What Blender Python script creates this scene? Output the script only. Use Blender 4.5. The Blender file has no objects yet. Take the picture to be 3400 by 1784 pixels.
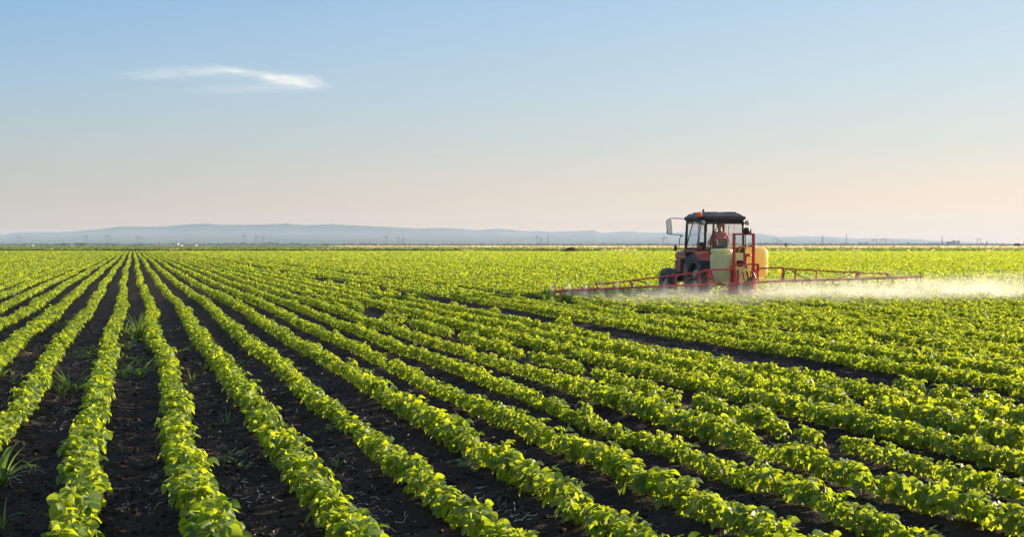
import bpy, bmesh, math, random
import numpy as np
from mathutils import Vector, Matrix

# ------------------------------------------------------------------ camera, sky, sun, exposure
S = bpy.context.scene
COL = S.collection
F, CX, HY, CAMH = 4200.0, 1700.0, 814.0, 1.65      # focal length and horizon in photograph pixels
cam_d = bpy.data.cameras.new('camera')
cam = bpy.data.objects.new('camera', cam_d)
COL.objects.link(cam)
cam.location = (0, 0, CAMH)
cam.rotation_euler = (math.radians(90), 0, 0)
cam_d.sensor_width = 36.0
cam_d.lens = 36.0 * F / 3400.0
cam_d.shift_y = -78.0 / 3400.0
cam_d.clip_start = 0.1
cam_d.clip_end = 60000
S.camera = cam

SUN_EL, SUN_AZ = math.radians(13.0), math.radians(66.0)   # azimuth clockwise from the viewing direction
SUN_STR, SKY_STR, EXPOSURE = 5.0, 0.10, 1.45
sun_vec = Vector((math.sin(SUN_AZ) * math.cos(SUN_EL), math.cos(SUN_AZ) * math.cos(SUN_EL), math.sin(SUN_EL)))
sl = bpy.data.lights.new('sun', 'SUN')
sl.energy = SUN_STR
sl.angle = math.radians(0.5)
sl.color = (1.0, 0.84, 0.60)
so = bpy.data.objects.new('sun', sl)
COL.objects.link(so)
so.location = (60, 30, 40)
so.rotation_euler = sun_vec.to_track_quat('Z', 'Y').to_euler()

W = bpy.data.worlds.new('World')
S.world = W
W.use_nodes = True
wn, wl = W.node_tree.nodes, W.node_tree.links
sky = wn.new('ShaderNodeTexSky')
sky.sky_type = 'NISHITA'
sky.sun_disc = False
sky.sun_elevation = SUN_EL
sky.sun_rotation = SUN_AZ
sky.air_density = 1.0
sky.dust_density = 2.0
sky.ozone_density = 1.5
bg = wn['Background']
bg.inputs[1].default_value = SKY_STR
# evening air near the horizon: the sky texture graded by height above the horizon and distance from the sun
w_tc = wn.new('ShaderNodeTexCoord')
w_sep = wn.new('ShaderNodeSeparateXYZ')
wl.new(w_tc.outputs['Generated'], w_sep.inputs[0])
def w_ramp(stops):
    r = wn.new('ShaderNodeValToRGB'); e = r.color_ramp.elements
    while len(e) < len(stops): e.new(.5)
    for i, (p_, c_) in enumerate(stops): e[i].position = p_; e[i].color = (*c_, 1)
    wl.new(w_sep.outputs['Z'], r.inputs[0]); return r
w_away = w_ramp([(0.0, (.62, .30, .14)), (.02, (.59, .38, .23)), (.045, (.51, .47, .40)), (.075, (.45, .51, .52)), (.12, (.34, .51, .66)), (.19, (.215, .44, .73)), (.5, (.30, .46, .76)), (1.0, (.26, .42, .72))])  # top stops of both ramps raised, out of view, to lift shaded sides
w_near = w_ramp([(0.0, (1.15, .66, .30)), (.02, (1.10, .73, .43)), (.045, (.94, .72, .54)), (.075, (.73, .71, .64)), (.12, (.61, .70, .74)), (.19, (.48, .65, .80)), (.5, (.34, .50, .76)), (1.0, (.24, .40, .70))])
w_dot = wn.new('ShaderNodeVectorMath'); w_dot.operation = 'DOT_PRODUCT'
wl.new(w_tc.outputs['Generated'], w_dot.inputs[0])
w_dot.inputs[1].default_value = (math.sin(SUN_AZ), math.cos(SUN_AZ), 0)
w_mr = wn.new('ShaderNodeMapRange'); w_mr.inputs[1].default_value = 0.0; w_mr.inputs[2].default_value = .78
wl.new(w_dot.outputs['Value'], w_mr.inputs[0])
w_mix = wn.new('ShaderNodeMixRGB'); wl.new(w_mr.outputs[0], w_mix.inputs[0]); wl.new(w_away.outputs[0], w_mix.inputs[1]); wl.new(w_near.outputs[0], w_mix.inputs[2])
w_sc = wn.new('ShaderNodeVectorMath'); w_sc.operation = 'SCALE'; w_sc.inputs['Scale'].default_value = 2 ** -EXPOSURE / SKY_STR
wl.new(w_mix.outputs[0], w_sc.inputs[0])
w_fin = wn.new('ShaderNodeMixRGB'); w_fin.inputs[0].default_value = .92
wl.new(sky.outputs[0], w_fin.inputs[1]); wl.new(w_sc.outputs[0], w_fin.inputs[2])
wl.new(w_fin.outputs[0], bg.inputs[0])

S.view_settings.view_transform = 'Standard'
S.view_settings.look = 'None'
S.view_settings.gamma = 1
S.view_settings.use_curve_mapping = False
S.view_settings.exposure = EXPOSURE
S.render.engine = 'CYCLES'
S.cycles.max_bounces = 6
S.cycles.diffuse_bounces = 2
S.cycles.glossy_bounces = 2
S.cycles.transmission_bounces = 4
S.cycles.transparent_max_bounces = 12
S.cycles.volume_bounces = 1
S.cycles.use_denoising = True
S.cycles.caustics_reflective = False
S.cycles.caustics_refractive = False
S.cycles.volume_max_steps = 256

# ------------------------------------------------------------------ helpers
rng = np.random.default_rng(7)
random.seed(7)
TH = math.atan(1260.0 / F)                          # rows run 16.7 degrees left of the view
CT, ST = math.cos(TH), math.sin(TH)

def at(px, py, Y):
    return Vector((Y * (px - CX) / F, Y, CAMH + Y * (HY - py) / F))
def gnd(px, py):
    Y = CAMH * F / (py - HY)
    return Vector((Y * (px - CX) / F, Y, 0.0))
def uv2xy(u, v):
    return u * CT - v * ST, u * ST + v * CT
def xy2uv(x, y):
    return x * CT + y * ST, -x * ST + y * CT

def tag(o, label=None, cat=None, group=None, kind=None):
    if label: o['label'] = label
    if cat: o['category'] = cat
    if group: o['group'] = group
    if kind: o['kind'] = kind
    return o
def empty(name, loc=(0, 0, 0), rz=0.0, parent=None):
    o = bpy.data.objects.new(name, None)
    o.location = loc
    o.rotation_euler = (0, 0, rz)
    o.empty_display_size = 0.2
    COL.objects.link(o)
    if parent: o.parent = parent
    return o
def link(name, me, parent=None, loc=None):
    o = bpy.data.objects.new(name, me)
    COL.objects.link(o)
    if parent: o.parent = parent
    if loc is not None: o.location = loc
    return o
def copy_tree(o, parent=None):
    c = o.copy()
    COL.objects.link(c)
    if parent: c.parent = parent
    for ch in list(o.children): copy_tree(ch, c)
    return c

def np_mesh(name, verts, quads, mat, smooth=False):
    verts = np.ascontiguousarray(verts, dtype=np.float32).reshape(-1, 3)
    quads = np.ascontiguousarray(quads, dtype=np.int32)
    k = quads.shape[1]
    me = bpy.data.meshes.new(name)
    me.vertices.add(len(verts))
    me.vertices.foreach_set('co', verts.ravel())
    me.loops.add(quads.size)
    me.loops.foreach_set('vertex_index', quads.ravel())
    me.polygons.add(len(quads))
    me.polygons.foreach_set('loop_start', np.arange(0, quads.size, k, dtype=np.int32))
    me.polygons.foreach_set('use_smooth', np.full(len(quads), bool(smooth)))
    me.update(calc_edges=True)
    if mat: me.materials.append(mat)
    return me

class MB:
    """collects boxes, tubes, lathes and prisms; build() links them as one mesh object"""
    def __init__(s): s.v, s.f, s.sm = [], [], []
    def add(s, vs, fs, smooth=False, M=None):
        b = len(s.v)
        for p in vs:
            p = Vector(p)
            s.v.append(M @ p if M else p)
        for f in fs:
            s.f.append([b + i for i in f]); s.sm.append(smooth)
        return s
    def box(s, c, d, rot=None):
        x, y, z = d[0] / 2, d[1] / 2, d[2] / 2
        vs = [(-x, -y, -z), (x, -y, -z), (x, y, -z), (-x, y, -z), (-x, -y, z), (x, -y, z), (x, y, z), (-x, y, z)]
        M = Matrix.Translation(c) @ (rot.to_4x4() if rot else Matrix.Identity(4))
        return s.add(vs, [(3, 2, 1, 0), (4, 5, 6, 7), (0, 1, 5, 4), (1, 2, 6, 5), (2, 3, 7, 6), (3, 0, 4, 7)], False, M)
    def bar(s, p0, p1, w, h=None):
        p0, p1 = Vector(p0), Vector(p1)
        d = p1 - p0
        q = d.to_track_quat('Y', 'Z').to_matrix()
        return s.box((p0 + p1) / 2, (w, d.length, h or w), q)
    def tube(s, pts, r, n=8, caps=True):
        pts = [Vector(p) for p in pts]
        rs = r if isinstance(r, (list, tuple)) else [r] * len(pts)
        vs, fs = [], []
        up = None
        for i, p in enumerate(pts):
            d = (pts[min(i + 1, len(pts) - 1)] - pts[max(i - 1, 0)]).normalized()
            if up is None:
                up = Vector((0, 0, 1)) if abs(d.z) < .9 else Vector((1, 0, 0))
            a = d.cross(up).normalized(); b = a.cross(d).normalized(); up = b
            for k in range(n):
                t = 2 * math.pi * k / n
                vs.append(p + (a * math.cos(t) + b * math.sin(t)) * rs[i])
        for i in range(len(pts) - 1):
            for k in range(n):
                k2 = (k + 1) % n
                fs.append((i * n + k, (i + 1) * n + k, (i + 1) * n + k2, i * n + k2))
        s.add(vs, fs, True)
        if caps:
            s.add(vs[:n], [tuple(range(n))]); s.add(vs[-n:], [tuple(range(n - 1, -1, -1))])
        return s
    def lathe(s, prof, n=24, M=None, smooth=True, power=2.0, closed=False):
        """prof: list of (radius, height) about local Z; power > 2 squares the section off"""
        vs, fs = [], []
        for r, h in prof:
            for k in range(n):
                t = 2 * math.pi * k / n
                c, q = math.cos(t), math.sin(t)
                m = (abs(c) ** power + abs(q) ** power) ** (-1.0 / power)
                vs.append((r * c * m, r * q * m, h))
        m_ = len(prof)
        for i in range(m_ if closed else m_ - 1):
            for k in range(n):
                k2, i2 = (k + 1) % n, (i + 1) % m_
                fs.append((i * n + k, i * n + k2, i2 * n + k2, i2 * n + k))
        if not closed:
            fs.append(tuple(range(n - 1, -1, -1)))
            fs.append(tuple((m_ - 1) * n + k for k in range(n)))
        return s.add(vs, fs, smooth, M)
    def prism(s, poly, d, M=None):
        """poly in local XY, extruded by d along local Z"""
        n = len(poly)
        vs = [(x, y, 0) for x, y in poly] + [(x, y, d) for x, y in poly]
        fs = [tuple(range(n - 1, -1, -1)), tuple(range(n, 2 * n))]
        fs += [(i, (i + 1) % n, n + (i + 1) % n, n + i) for i in range(n)]
        return s.add(vs, fs, False, M)
    def build(s, name, mat, parent=None, bevel=0.0, loc=None, seg=2):
        me = bpy.data.meshes.new(name)
        me.from_pydata([tuple(p) for p in s.v], [], s.f)
        me.polygons.foreach_set('use_smooth', s.sm)
        me.update()
        bm = bmesh.new(); bm.from_mesh(me)
        bmesh.ops.recalc_face_normals(bm, faces=bm.faces); bm.to_mesh(me); bm.free()
        me.materials.append(mat)
        o = link(name, me, parent, loc)
        if bevel:
            b = o.modifiers.new('bevel', 'BEVEL')
            b.width = bevel; b.segments = seg; b.limit_method = 'ANGLE'; b.angle_limit = math.radians(40)
        return o

def hash01(ix, iy, seed):
    h = (ix.astype(np.int64) * 374761393 + iy.astype(np.int64) * 668265263 + seed * 974634151) & 0xFFFFFFFF
    h = ((h ^ (h >> 13)) * 1274126177) & 0xFFFFFFFF
    h = (h ^ (h >> 16)) & 0xFFFFFFFF
    return h / 4294967295.0
def vnoise(x, y, seed=0):
    x = np.asarray(x, dtype=np.float64); y = np.asarray(y, dtype=np.float64)
    ix, iy = np.floor(x), np.floor(y)
    fx, fy = x - ix, y - iy
    fx = fx * fx * (3 - 2 * fx); fy = fy * fy * (3 - 2 * fy)
    a, b = hash01(ix, iy, seed), hash01(ix + 1, iy, seed)
    c, d = hash01(ix, iy + 1, seed), hash01(ix + 1, iy + 1, seed)
    return (a * (1 - fx) + b * fx) * (1 - fy) + (c * (1 - fx) + d * fx) * fy

# ------------------------------------------------------------------ materials
def mat_new(name):
    m = bpy.data.materials.new(name)
    m.use_nodes = True
    nt = m.node_tree
    return m, nt.nodes, nt.links, nt.nodes['Principled BSDF'], nt.nodes['Material Output']
def N(nodes, t, **kw):
    n = nodes.new(t)
    for k, v in kw.items():
        if k in n.inputs: n.inputs[k].default_value = v
        else: setattr(n, k, v)
    return n
def ramp(nodes, stops):
    r = nodes.new('ShaderNodeValToRGB')
    e = r.color_ramp.elements
    while len(e) < len(stops): e.new(0.5)
    for i, (p, c) in enumerate(stops):
        e[i].position = p; e[i].color = (*c, 1)
    return r
def simple(name, c, rough=0.6, metal=0.0, var=0.25, scale=8.0, dirt=None, bump=0.0, spec=0.5):
    """painted / plastic / metal surface with procedural wear"""
    m, n, l, p, o = mat_new(name)
    tc = N(n, 'ShaderNodeTexCoord')
    nz = N(n, 'ShaderNodeTexNoise', Scale=scale, Detail=5.0)
    l.new(tc.outputs['Object'], nz.inputs['Vector'])
    lo = tuple(x * (1 - var) for x in c); hi = tuple(min(1, x * (1 + var)) for x in c)
    r = ramp(n, [(0.3, lo), (0.7, hi)])
    l.new(nz.outputs['Fac'], r.inputs[0])
    src = r.outputs[0]
    if dirt:
        nz2 = N(n, 'ShaderNodeTexNoise', Scale=scale * 0.45, Detail=8.0, Roughness=0.7)
        l.new(tc.outputs['Object'], nz2.inputs['Vector'])
        r2 = ramp(n, [(0.46, (0, 0, 0)), (0.66, (1, 1, 1))])
        l.new(nz2.outputs['Fac'], r2.inputs[0])
        mx = N(n, 'ShaderNodeMixRGB')
        l.new(r2.outputs[0], mx.inputs[0]); l.new(src, mx.inputs[1]); mx.inputs[2].default_value = (*dirt, 1)
        src = mx.outputs[0]
    l.new(src, p.inputs['Base Color'])
    mr = N(n, 'ShaderNodeMapRange'); mr.inputs[3].default_value = max(0.05, rough - .12); mr.inputs[4].default_value = min(1, rough + .15)
    l.new(nz.outputs['Fac'], mr.inputs[0]); l.new(mr.outputs[0], p.inputs['Roughness'])
    p.inputs['Metallic'].default_value = metal
    p.inputs['Specular IOR Level'].default_value = spec
    if bump:
        b = N(n, 'ShaderNodeBump', Strength=bump, Distance=0.02)
        l.new(nz.outputs['Fac'], b.inputs['Height']); l.new(b.outputs[0], p.inputs['Normal'])
    return m

def leaf_mat(name, cols, trans, tmix=0.45, rough=0.48, spec=0.45, patch=None):
    """thin leaf: reflects on the lit face, glows through from behind; every leaf its own tone"""
    m, n, l, p, o = mat_new(name)
    g = N(n, 'ShaderNodeNewGeometry')
    nz = N(n, 'ShaderNodeTexNoise', Scale=0.35, Detail=3.0)
    l.new(g.outputs['Position'], nz.inputs['Vector'])
    ma = N(n, 'ShaderNodeMath', operation='MULTIPLY_ADD'); ma.inputs[1].default_value = 0.5; 
    l.new(nz.outputs['Fac'], ma.inputs[0])
    mb_ = N(n, 'ShaderNodeMath', operation='MULTIPLY_ADD'); mb_.inputs[1].default_value = 0.75; mb_.inputs[2].default_value = -0.12
    l.new(g.outputs['Random Per Island'], mb_.inputs[0]); l.new(mb_.outputs[0], ma.inputs[2])
    r = ramp(n, [(0.05, cols[0]), (0.5, cols[1]), (0.88, cols[2]), (0.97, tuple(min(1, c * k) for c, k in zip(cols[2], (1.5, 1.15, 1.6))))])
    l.new(ma.outputs[0], r.inputs[0])
    at_ = N(n, 'ShaderNodeAttribute', attribute_name='rib')
    rr = N(n, 'ShaderNodeMapRange'); rr.inputs[1].default_value = .80; rr.inputs[2].default_value = 1.0; rr.inputs[4].default_value = .55
    l.new(at_.outputs['Fac'], rr.inputs[0])
    rm = N(n, 'ShaderNodeMixRGB'); rm.inputs[2].default_value = (.26, .30, .09, 1)
    l.new(rr.outputs[0], rm.inputs[0]); l.new(r.outputs[0], rm.inputs[1]); l.new(rm.outputs[0], p.inputs['Base Color'])
    p.inputs['Roughness'].default_value = rough
    p.inputs['Specular IOR Level'].default_value = spec
    t = N(n, 'ShaderNodeBsdfTranslucent')
    r2 = ramp(n, [(0.05, trans[0]), (0.95, trans[1])])
    l.new(ma.outputs[0], r2.inputs[0]); l.new(r2.outputs[0], t.inputs['Color'])
    mx = N(n, 'ShaderNodeMixShader'); mx.inputs[0].default_value = tmix
    l.new(p.outputs[0], mx.inputs[1]); l.new(t.outputs[0], mx.inputs[2]); l.new(mx.outputs[0], o.inputs['Surface'])
    return m

M_LEAF = leaf_mat('soy_leaf', [(0.050, 0.106, 0.016), (0.096, 0.166, 0.020), (0.190, 0.248, 0.036)],
                  [(0.35, 0.49, 0.012), (0.66, 0.69, 0.024)], 0.5, 0.5, 0.42)
M_FAR = leaf_mat('far_crop_leaf', [(0.055, 0.10, 0.014), (0.08, 0.125, 0.016), (0.11, 0.15, 0.020)],
                 [(0.20, 0.29, 0.015), (0.32, 0.38, 0.02)], 0.42, 0.6, 0.2)
M_GRASS = leaf_mat('grass_blade', [(0.06, 0.12, 0.02), (0.09, 0.16, 0.02), (0.14, 0.20, 0.03)],
                   [(0.2, 0.34, 0.02), (0.4, 0.46, 0.04)], 0.4)
M_TREE = leaf_mat('tree_leaf', [(0.03, 0.055, 0.015), (0.05, 0.08, 0.018), (0.08, 0.11, 0.03)],
                  [(0.08, 0.14, 0.02), (0.15, 0.2, 0.03)], 0.25, 0.7, 0.2)
M_STEM = simple('green_stem', (0.16, 0.20, 0.05), 0.6)
M_BARK = simple('bark', (0.10, 0.075, 0.05), 0.9, bump=0.4)
M_STRAW = simple('straw', (0.52, 0.42, 0.31), 0.8, var=0.4, scale=3)

def soil_mat():
    m, n, l, p, o = mat_new('dark_soil')
    g = N(n, 'ShaderNodeNewGeometry')
    a = N(n, 'ShaderNodeTexNoise', Scale=1.3, Detail=8.0, Roughness=0.65)
    b = N(n, 'ShaderNodeTexNoise', Scale=38.0, Detail=6.0, Roughness=0.7)
    v = N(n, 'ShaderNodeTexVoronoi', Scale=55.0)
    for t in (a, b, v): l.new(g.outputs['Position'], t.inputs['Vector'])
    r = ramp(n, [(0.3, (0.022, 0.016, 0.0125)), (0.55, (0.042, 0.029, 0.0205)), (0.75, (0.092, 0.057, 0.036))])
    l.new(a.outputs['Fac'], r.inputs[0])
    r2 = ramp(n, [(0.3, (0.55, 0.5, 0.48)), (0.7, (1.25, 1.2, 1.15))])
    l.new(b.outputs['Fac'], r2.inputs[0])
    mx = N(n, 'ShaderNodeMixRGB', blend_type='MULTIPLY'); mx.inputs[0].default_value = 1
    l.new(r.outputs[0], mx.inputs[1]); l.new(r2.outputs[0], mx.inputs[2])
    l.new(mx.outputs[0], p.inputs['Base Color'])
    p.inputs['Roughness'].default_value = 0.95
    p.inputs['Specular IOR Level'].default_value = 0.15
    ad = N(n, 'ShaderNodeMath', operation='ADD')
    l.new(b.outputs['Fac'], ad.inputs[0]); l.new(v.outputs['Distance'], ad.inputs[1])
    bp = N(n, 'ShaderNodeBump', Strength=0.7, Distance=0.02)
    l.new(ad.outputs[0], bp.inputs['Height']); l.new(bp.outputs[0], p.inputs['Normal'])
    return m
M_SOIL = soil_mat()

def field_mat(name, stops, scale, stretch=(1, 1, 1), bump=0.0):
    m, n, l, p, o = mat_new(name)
    g = N(n, 'ShaderNodeNewGeometry')
    mp = N(n, 'ShaderNodeMapping'); mp.inputs['Scale'].default_value = stretch
    l.new(g.outputs['Position'], mp.inputs['Vector'])
    a = N(n, 'ShaderNodeTexNoise', Scale=scale, Detail=9.0, Roughness=0.7)
    l.new(mp.outputs[0], a.inputs['Vector'])
    r = ramp(n, stops)
    l.new(a.outputs['Fac'], r.inputs[0]); l.new(r.outputs[0], p.inputs['Base Color'])
    p.inputs['Roughness'].default_value = 0.95
    p.inputs['Specular IOR Level'].default_value = 0.1
    if bump:
        bp = N(n, 'ShaderNodeBump', Strength=bump, Distance=0.5)
        l.new(a.outputs['Fac'], bp.inputs['Height']); l.new(bp.outputs[0], p.inputs['Normal'])
    return m

# ------------------------------------------------------------------ the lie of the rows
SP = 0.70
GAP_U = 8.57                                        # a wider bare strip between two passes of the drill
def row_u(j): return (j + 0.5) * SP + (0.35 if j >= 12 else 0.0)
def wander(v):
    return 0.035 * np.sin(v / 5.3 + 1.0) + 0.022 * np.sin(v / 2.3 + 0.4) + 0.05 * np.sin(v / 17.0)
def rowwob(v, j): return .085 * (vnoise(v / 2.1, np.full(len(v), j * 3.37), 19) - .5) + .03 * (vnoise(v / .7, np.full(len(v), j * 5.11), 20) - .5)
V_END = 318.0
def field_end(x):                                   # the far headland, nearer on the right
    return 310.0 - 0.12 * x
def row_phase(u):
    uu = np.where(u > GAP_U + 0.02, u - 0.35, u)
    return uu / SP - 0.5

def ground_z(u, v):
    d = np.hypot(u, v)
    ph = row_phase(u - wander(v))
    fade = np.clip(1.2 - d / 70.0, 0, 1)
    z = 0.028 * np.cos(2 * np.pi * ph) * fade
    n = 0.045 * (vnoise(u * 2.1, v * 2.1, 3) - .5) + 0.034 * (vnoise(u * 6.3, v * 6.3, 4) - .5) \
        + 0.028 * (vnoise(u * 15, v * 15, 5) - .5) + 0.018 * np.maximum(vnoise(u * 30, v * 30, 6) - .55, 0) * 2
    return z + n * np.clip(1.3 - d / 45.0, 0, 1)

def axis(parts):
    out = [np.array([parts[0][0]])]
    for a, b, st in parts:
        k = max(1, int(round((b - a) / st)))
        out.append(np.linspace(a, b, k + 1)[1:])
    return np.concatenate(out)
ua = axis([(-40000, -4000, 6000), (-4000, -400, 600), (-400, -60, 40), (-60, -14, 1.2), (-14, -6, .16), (-6, 9, .042), (9, 16, .07), (16, 30, .16), (30, 70, 1.2), (70, 400, 40), (400, 4000, 600), (4000, 40000, 6000)])
va = axis([(-4000, -400, 600), (-400, -20, 40), (-20, 2, 2.0), (2, 4.5, .12), (4.5, 15, .042), (15, 30, .11), (30, 60, .3), (60, 150, 3), (150, 600, 50), (600, 6000, 600), (6000, 42000, 6000)])
U, V = np.meshgrid(ua, va)
X, Y = uv2xy(U, V)
Z = ground_z(U, V)
nu, nv = len(ua), len(va)
idx = (np.arange(nv - 1)[:, None] * nu + np.arange(nu - 1)[None, :]).ravel()
quads = np.stack([idx, idx + 1, idx + nu + 1, idx + nu], 1)
me = np_mesh('ground', np.stack([X.ravel(), Y.ravel(), Z.ravel()], 1), quads, M_SOIL, True)
tag(link('ground', me), kind='structure')

# ------------------------------------------------------------------ soybean rows
def leaf_tmpl(lod):
    if lod == 0:
        st = [0.0, 0.22, 0.52, 0.82, 1.0]; wd = [0.05, 0.37, 0.43, 0.25, 0.02]
        vs = []
        for a, w in zip(st, wd):
            vs += [(a, -w, 0.14 * w / .38), (a, 0, 0), (a, w, 0.14 * w / .38)]
        fs = []
        for i in range(4):
            b = i * 3
            fs += [(b, b + 3, b + 4, b + 1), (b + 1, b + 4, b + 5, b + 2)]
        return np.array(vs), np.array(fs)
    if lod == 1:
        vs = [(0, 0, 0), (.25, -.33, .10), (.72, -.29, .08), (1, 0, 0), (.25, .33, .10), (.72, .29, .08)]
        return np.array(vs), np.array([(0, 1, 2, 3), (0, 3, 5, 4)])
    vs = [(0, 0, 0), (.45, -.42, .06), (1, 0, -.05), (.45, .42, .06)]
    return np.array(vs), np.array([(0, 1, 2, 3)])

def norm(a): return a / np.maximum(np.linalg.norm(a, axis=-1, keepdims=True), 1e-9)
def leaves(base, A, Nn, size, lod, curl=None):
    """one mesh of many leaflets: base points, length directions, normals and sizes"""
    T, Fq = leaf_tmpl(lod)
    A = norm(A)
    B = norm(np.cross(Nn, A)); C = np.cross(A, B)
    if curl is None: curl = np.full(len(base), 0.2)
    c = T[None, :, 2] - curl[:, None] * T[None, :, 0] ** 2
    P = base[:, None, :] + size[:, None, None] * (T[None, :, 0:1] * A[:, None, :] + T[None, :, 1:2] * B[:, None, :] + c[:, :, None] * C[:, None, :])
    k = len(T)
    Q = (np.arange(len(base)) * k)[:, None, None] + Fq[None]
    return P.reshape(-1, 3), Q.reshape(-1, 4)

def tri_tube(p0, p1, r):
    d = norm(p1 - p0)
    a = norm(np.cross(d, np.array([0.3, 0.9, 0.2]))); b = np.cross(d, a)
    vs = []
    for p, rr in ((p0, r), (p1, r * .7)):
        for t in (0, 2.094, 4.189): vs.append(p + rr * (a * math.cos(t) + b * math.sin(t)))
    return np.array(vs), np.array([(0, 1, 4, 3), (1, 2, 5, 4), (2, 0, 3, 5)])

def make_plant(rg, lod):
    """a young soybean: stem, five or six trifoliate leaves on petioles"""
    H = rg.uniform(.135, .165)
    az = rg.uniform(0, 6.28)
    base, A, Nn, sz, cu = [], [], [], [], []
    sv, sq, off = [], [], 0
    lean = rg.normal(0, .05, 2)
    def stem_pt(t): return np.array([lean[0] * t, lean[1] * t, H * t])
    def add_tube(a, b, r):
        nonlocal off
        v_, q_ = tri_tube(a, b, r)
        sv.append(v_); sq.append(q_ + off); off += len(v_)
    add_tube(np.array([0, 0, -.03]), stem_pt(1.0), .0032)
    ts = [.22, .38, .54, .68, .82, .93, 1.0]
    pl = [.052, .066, .073, .069, .058, .044, .026]
    el = [18, 26, 32, 36, 42, 52, 70]
    ls = [.047, .058, .065, .065, .060, .050, .035]
    for k in range(7):
        az += 2.4 + rg.normal(0, .35)
        e = math.radians(el[k] + rg.normal(0, 9))
        d = np.array([math.cos(az), math.sin(az), 0])
        p0 = stem_pt(ts[k])
        p1 = p0 + pl[k] * rg.uniform(.8, 1.15) * (d * math.cos(e) + np.array([0, 0, math.sin(e)]))
        if lod == 0: add_tube(p0, p1, .0017)
        droop = math.radians(rg.uniform(30, 78) if k < 3 else rg.uniform(10, 58) if k < 5 else rg.uniform(-20, 32))
        a = d * math.cos(droop) - np.array([0, 0, math.sin(droop)])
        s = np.array([-d[1], d[0], 0])
        roll = rg.normal(0, .35)
        s = s * math.cos(roll) + np.array([0, 0, math.sin(roll)])
        n0 = np.cross(a, s); n0 = n0 if n0[2] > 0 else -n0
        for q, (ca, cs) in enumerate(((1, 0), (.30, .95), (.30, -.95))):
            aa = a * ca + s * cs + rg.normal(0, .12, 3)
            if q: aa = aa + np.array([0, 0, -rg.uniform(0, .55)])
            base.append(p1 + (a * .012 if q == 0 else 0)); A.append(aa)
            Nn.append(n0 + rg.normal(0, .28, 3)); sz.append(ls[k] * rg.uniform(.85, 1.2) * (1.1 if q == 0 else 1)); cu.append(rg.uniform(0.02, .38))
    P, Q = leaves(np.array(base), np.array(A), np.array(Nn), np.array(sz), lod, np.array(cu))
    SV, SQ = np.concatenate(sv), np.concatenate(sq)
    return np.concatenate([P, SV]), np.concatenate([Q, SQ + len(P)]), len(Q)

NV = 14
PROT = {}
for lod in (0, 1):
    rg = np.random.default_rng(21)
    PROT[lod] = [make_plant(rg, lod) for _ in range(NV)]

def in_view(x, y, pad=3.2, k=1.2):
    return (y > 4.4) & (np.abs(x) < 0.4048 * k * y + pad)

# how full each row stands (thin and gappy ones among them) along its length
THIN = {7: .70, 11: .42, 12: .93, 15: .40, 16: .9, 20: .85, 24: .6}
def vigour(j, v):
    j = np.asarray(j, dtype=np.float64)
    a = vnoise(v / 1.7, j * 7.3, 11); b = vnoise(v / 0.45, j * 3.1, 12); c = vnoise(v / 9.0, j * 1.7, 13)
    return 0.80 + 0.20 * (a - .5) + 0.16 * (b - .5) + 0.26 * (c - .5)
DIPS = [(1, 798, 1292, .26), (1, 985, 1525, .22), (-1, 245, 1440, .2), (4, 1450, 1270, .25), (-2, 110, 1215, .3), (9, 2480, 1440, .3), (6, 2450, 1590, .2), (3, 2100, 1560, .2)]
DIP_V = [(j_, xy2uv(*(gnd(a_, b_ - 40)[:2]))[1], w_) for j_, a_, b_, w_ in DIPS]      # short weak stretches seen in single rows
def dip(j, v):
    f = np.ones(len(v))
    for j_, v_, w_ in DIP_V:
        if j_ == j: f = f * (1 - .62 * np.exp(-((v - v_) / w_) ** 2))
    return f
def alive(j, v, r):
    j_ = np.asarray(j)
    base = np.ones(len(v)) * 0.985
    for k, d in THIN.items(): base = np.where(j_ == k, d, base)
    base = np.where(((j_ > 31) & (j_ % 17 < 2)) | ((j_ < -14) & (j_ % 15 == 0)), .42, base)     # wheel lanes and thin drills
    g = vnoise(v / 1.3, j_ * 5.7, 14) * .6 + vnoise(v / .35, j_ * 2.9, 15) * .4
    thr = np.interp(base, [0, .5, .62, .75, .85, .985, 1], [1, .5, .44, .37, .31, .12, .05])
    return (g > thr) & (r < .97)

SP_P = 0.047                                        # plants stand about six centimetres apart
D0, D1 = 13.0, 38.0
J_FIRST, J_LAST = -14, 31                           # rows one can follow by eye stand as rows of their own
row_chunks = {j: [[], [], 0] for j in range(J_FIRST, J_LAST + 1)}
rest = [[], [], 0]
def push(ch, P, Q):
    ch[0].append(P); ch[1].append(Q + ch[2]); ch[2] += len(P)

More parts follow.
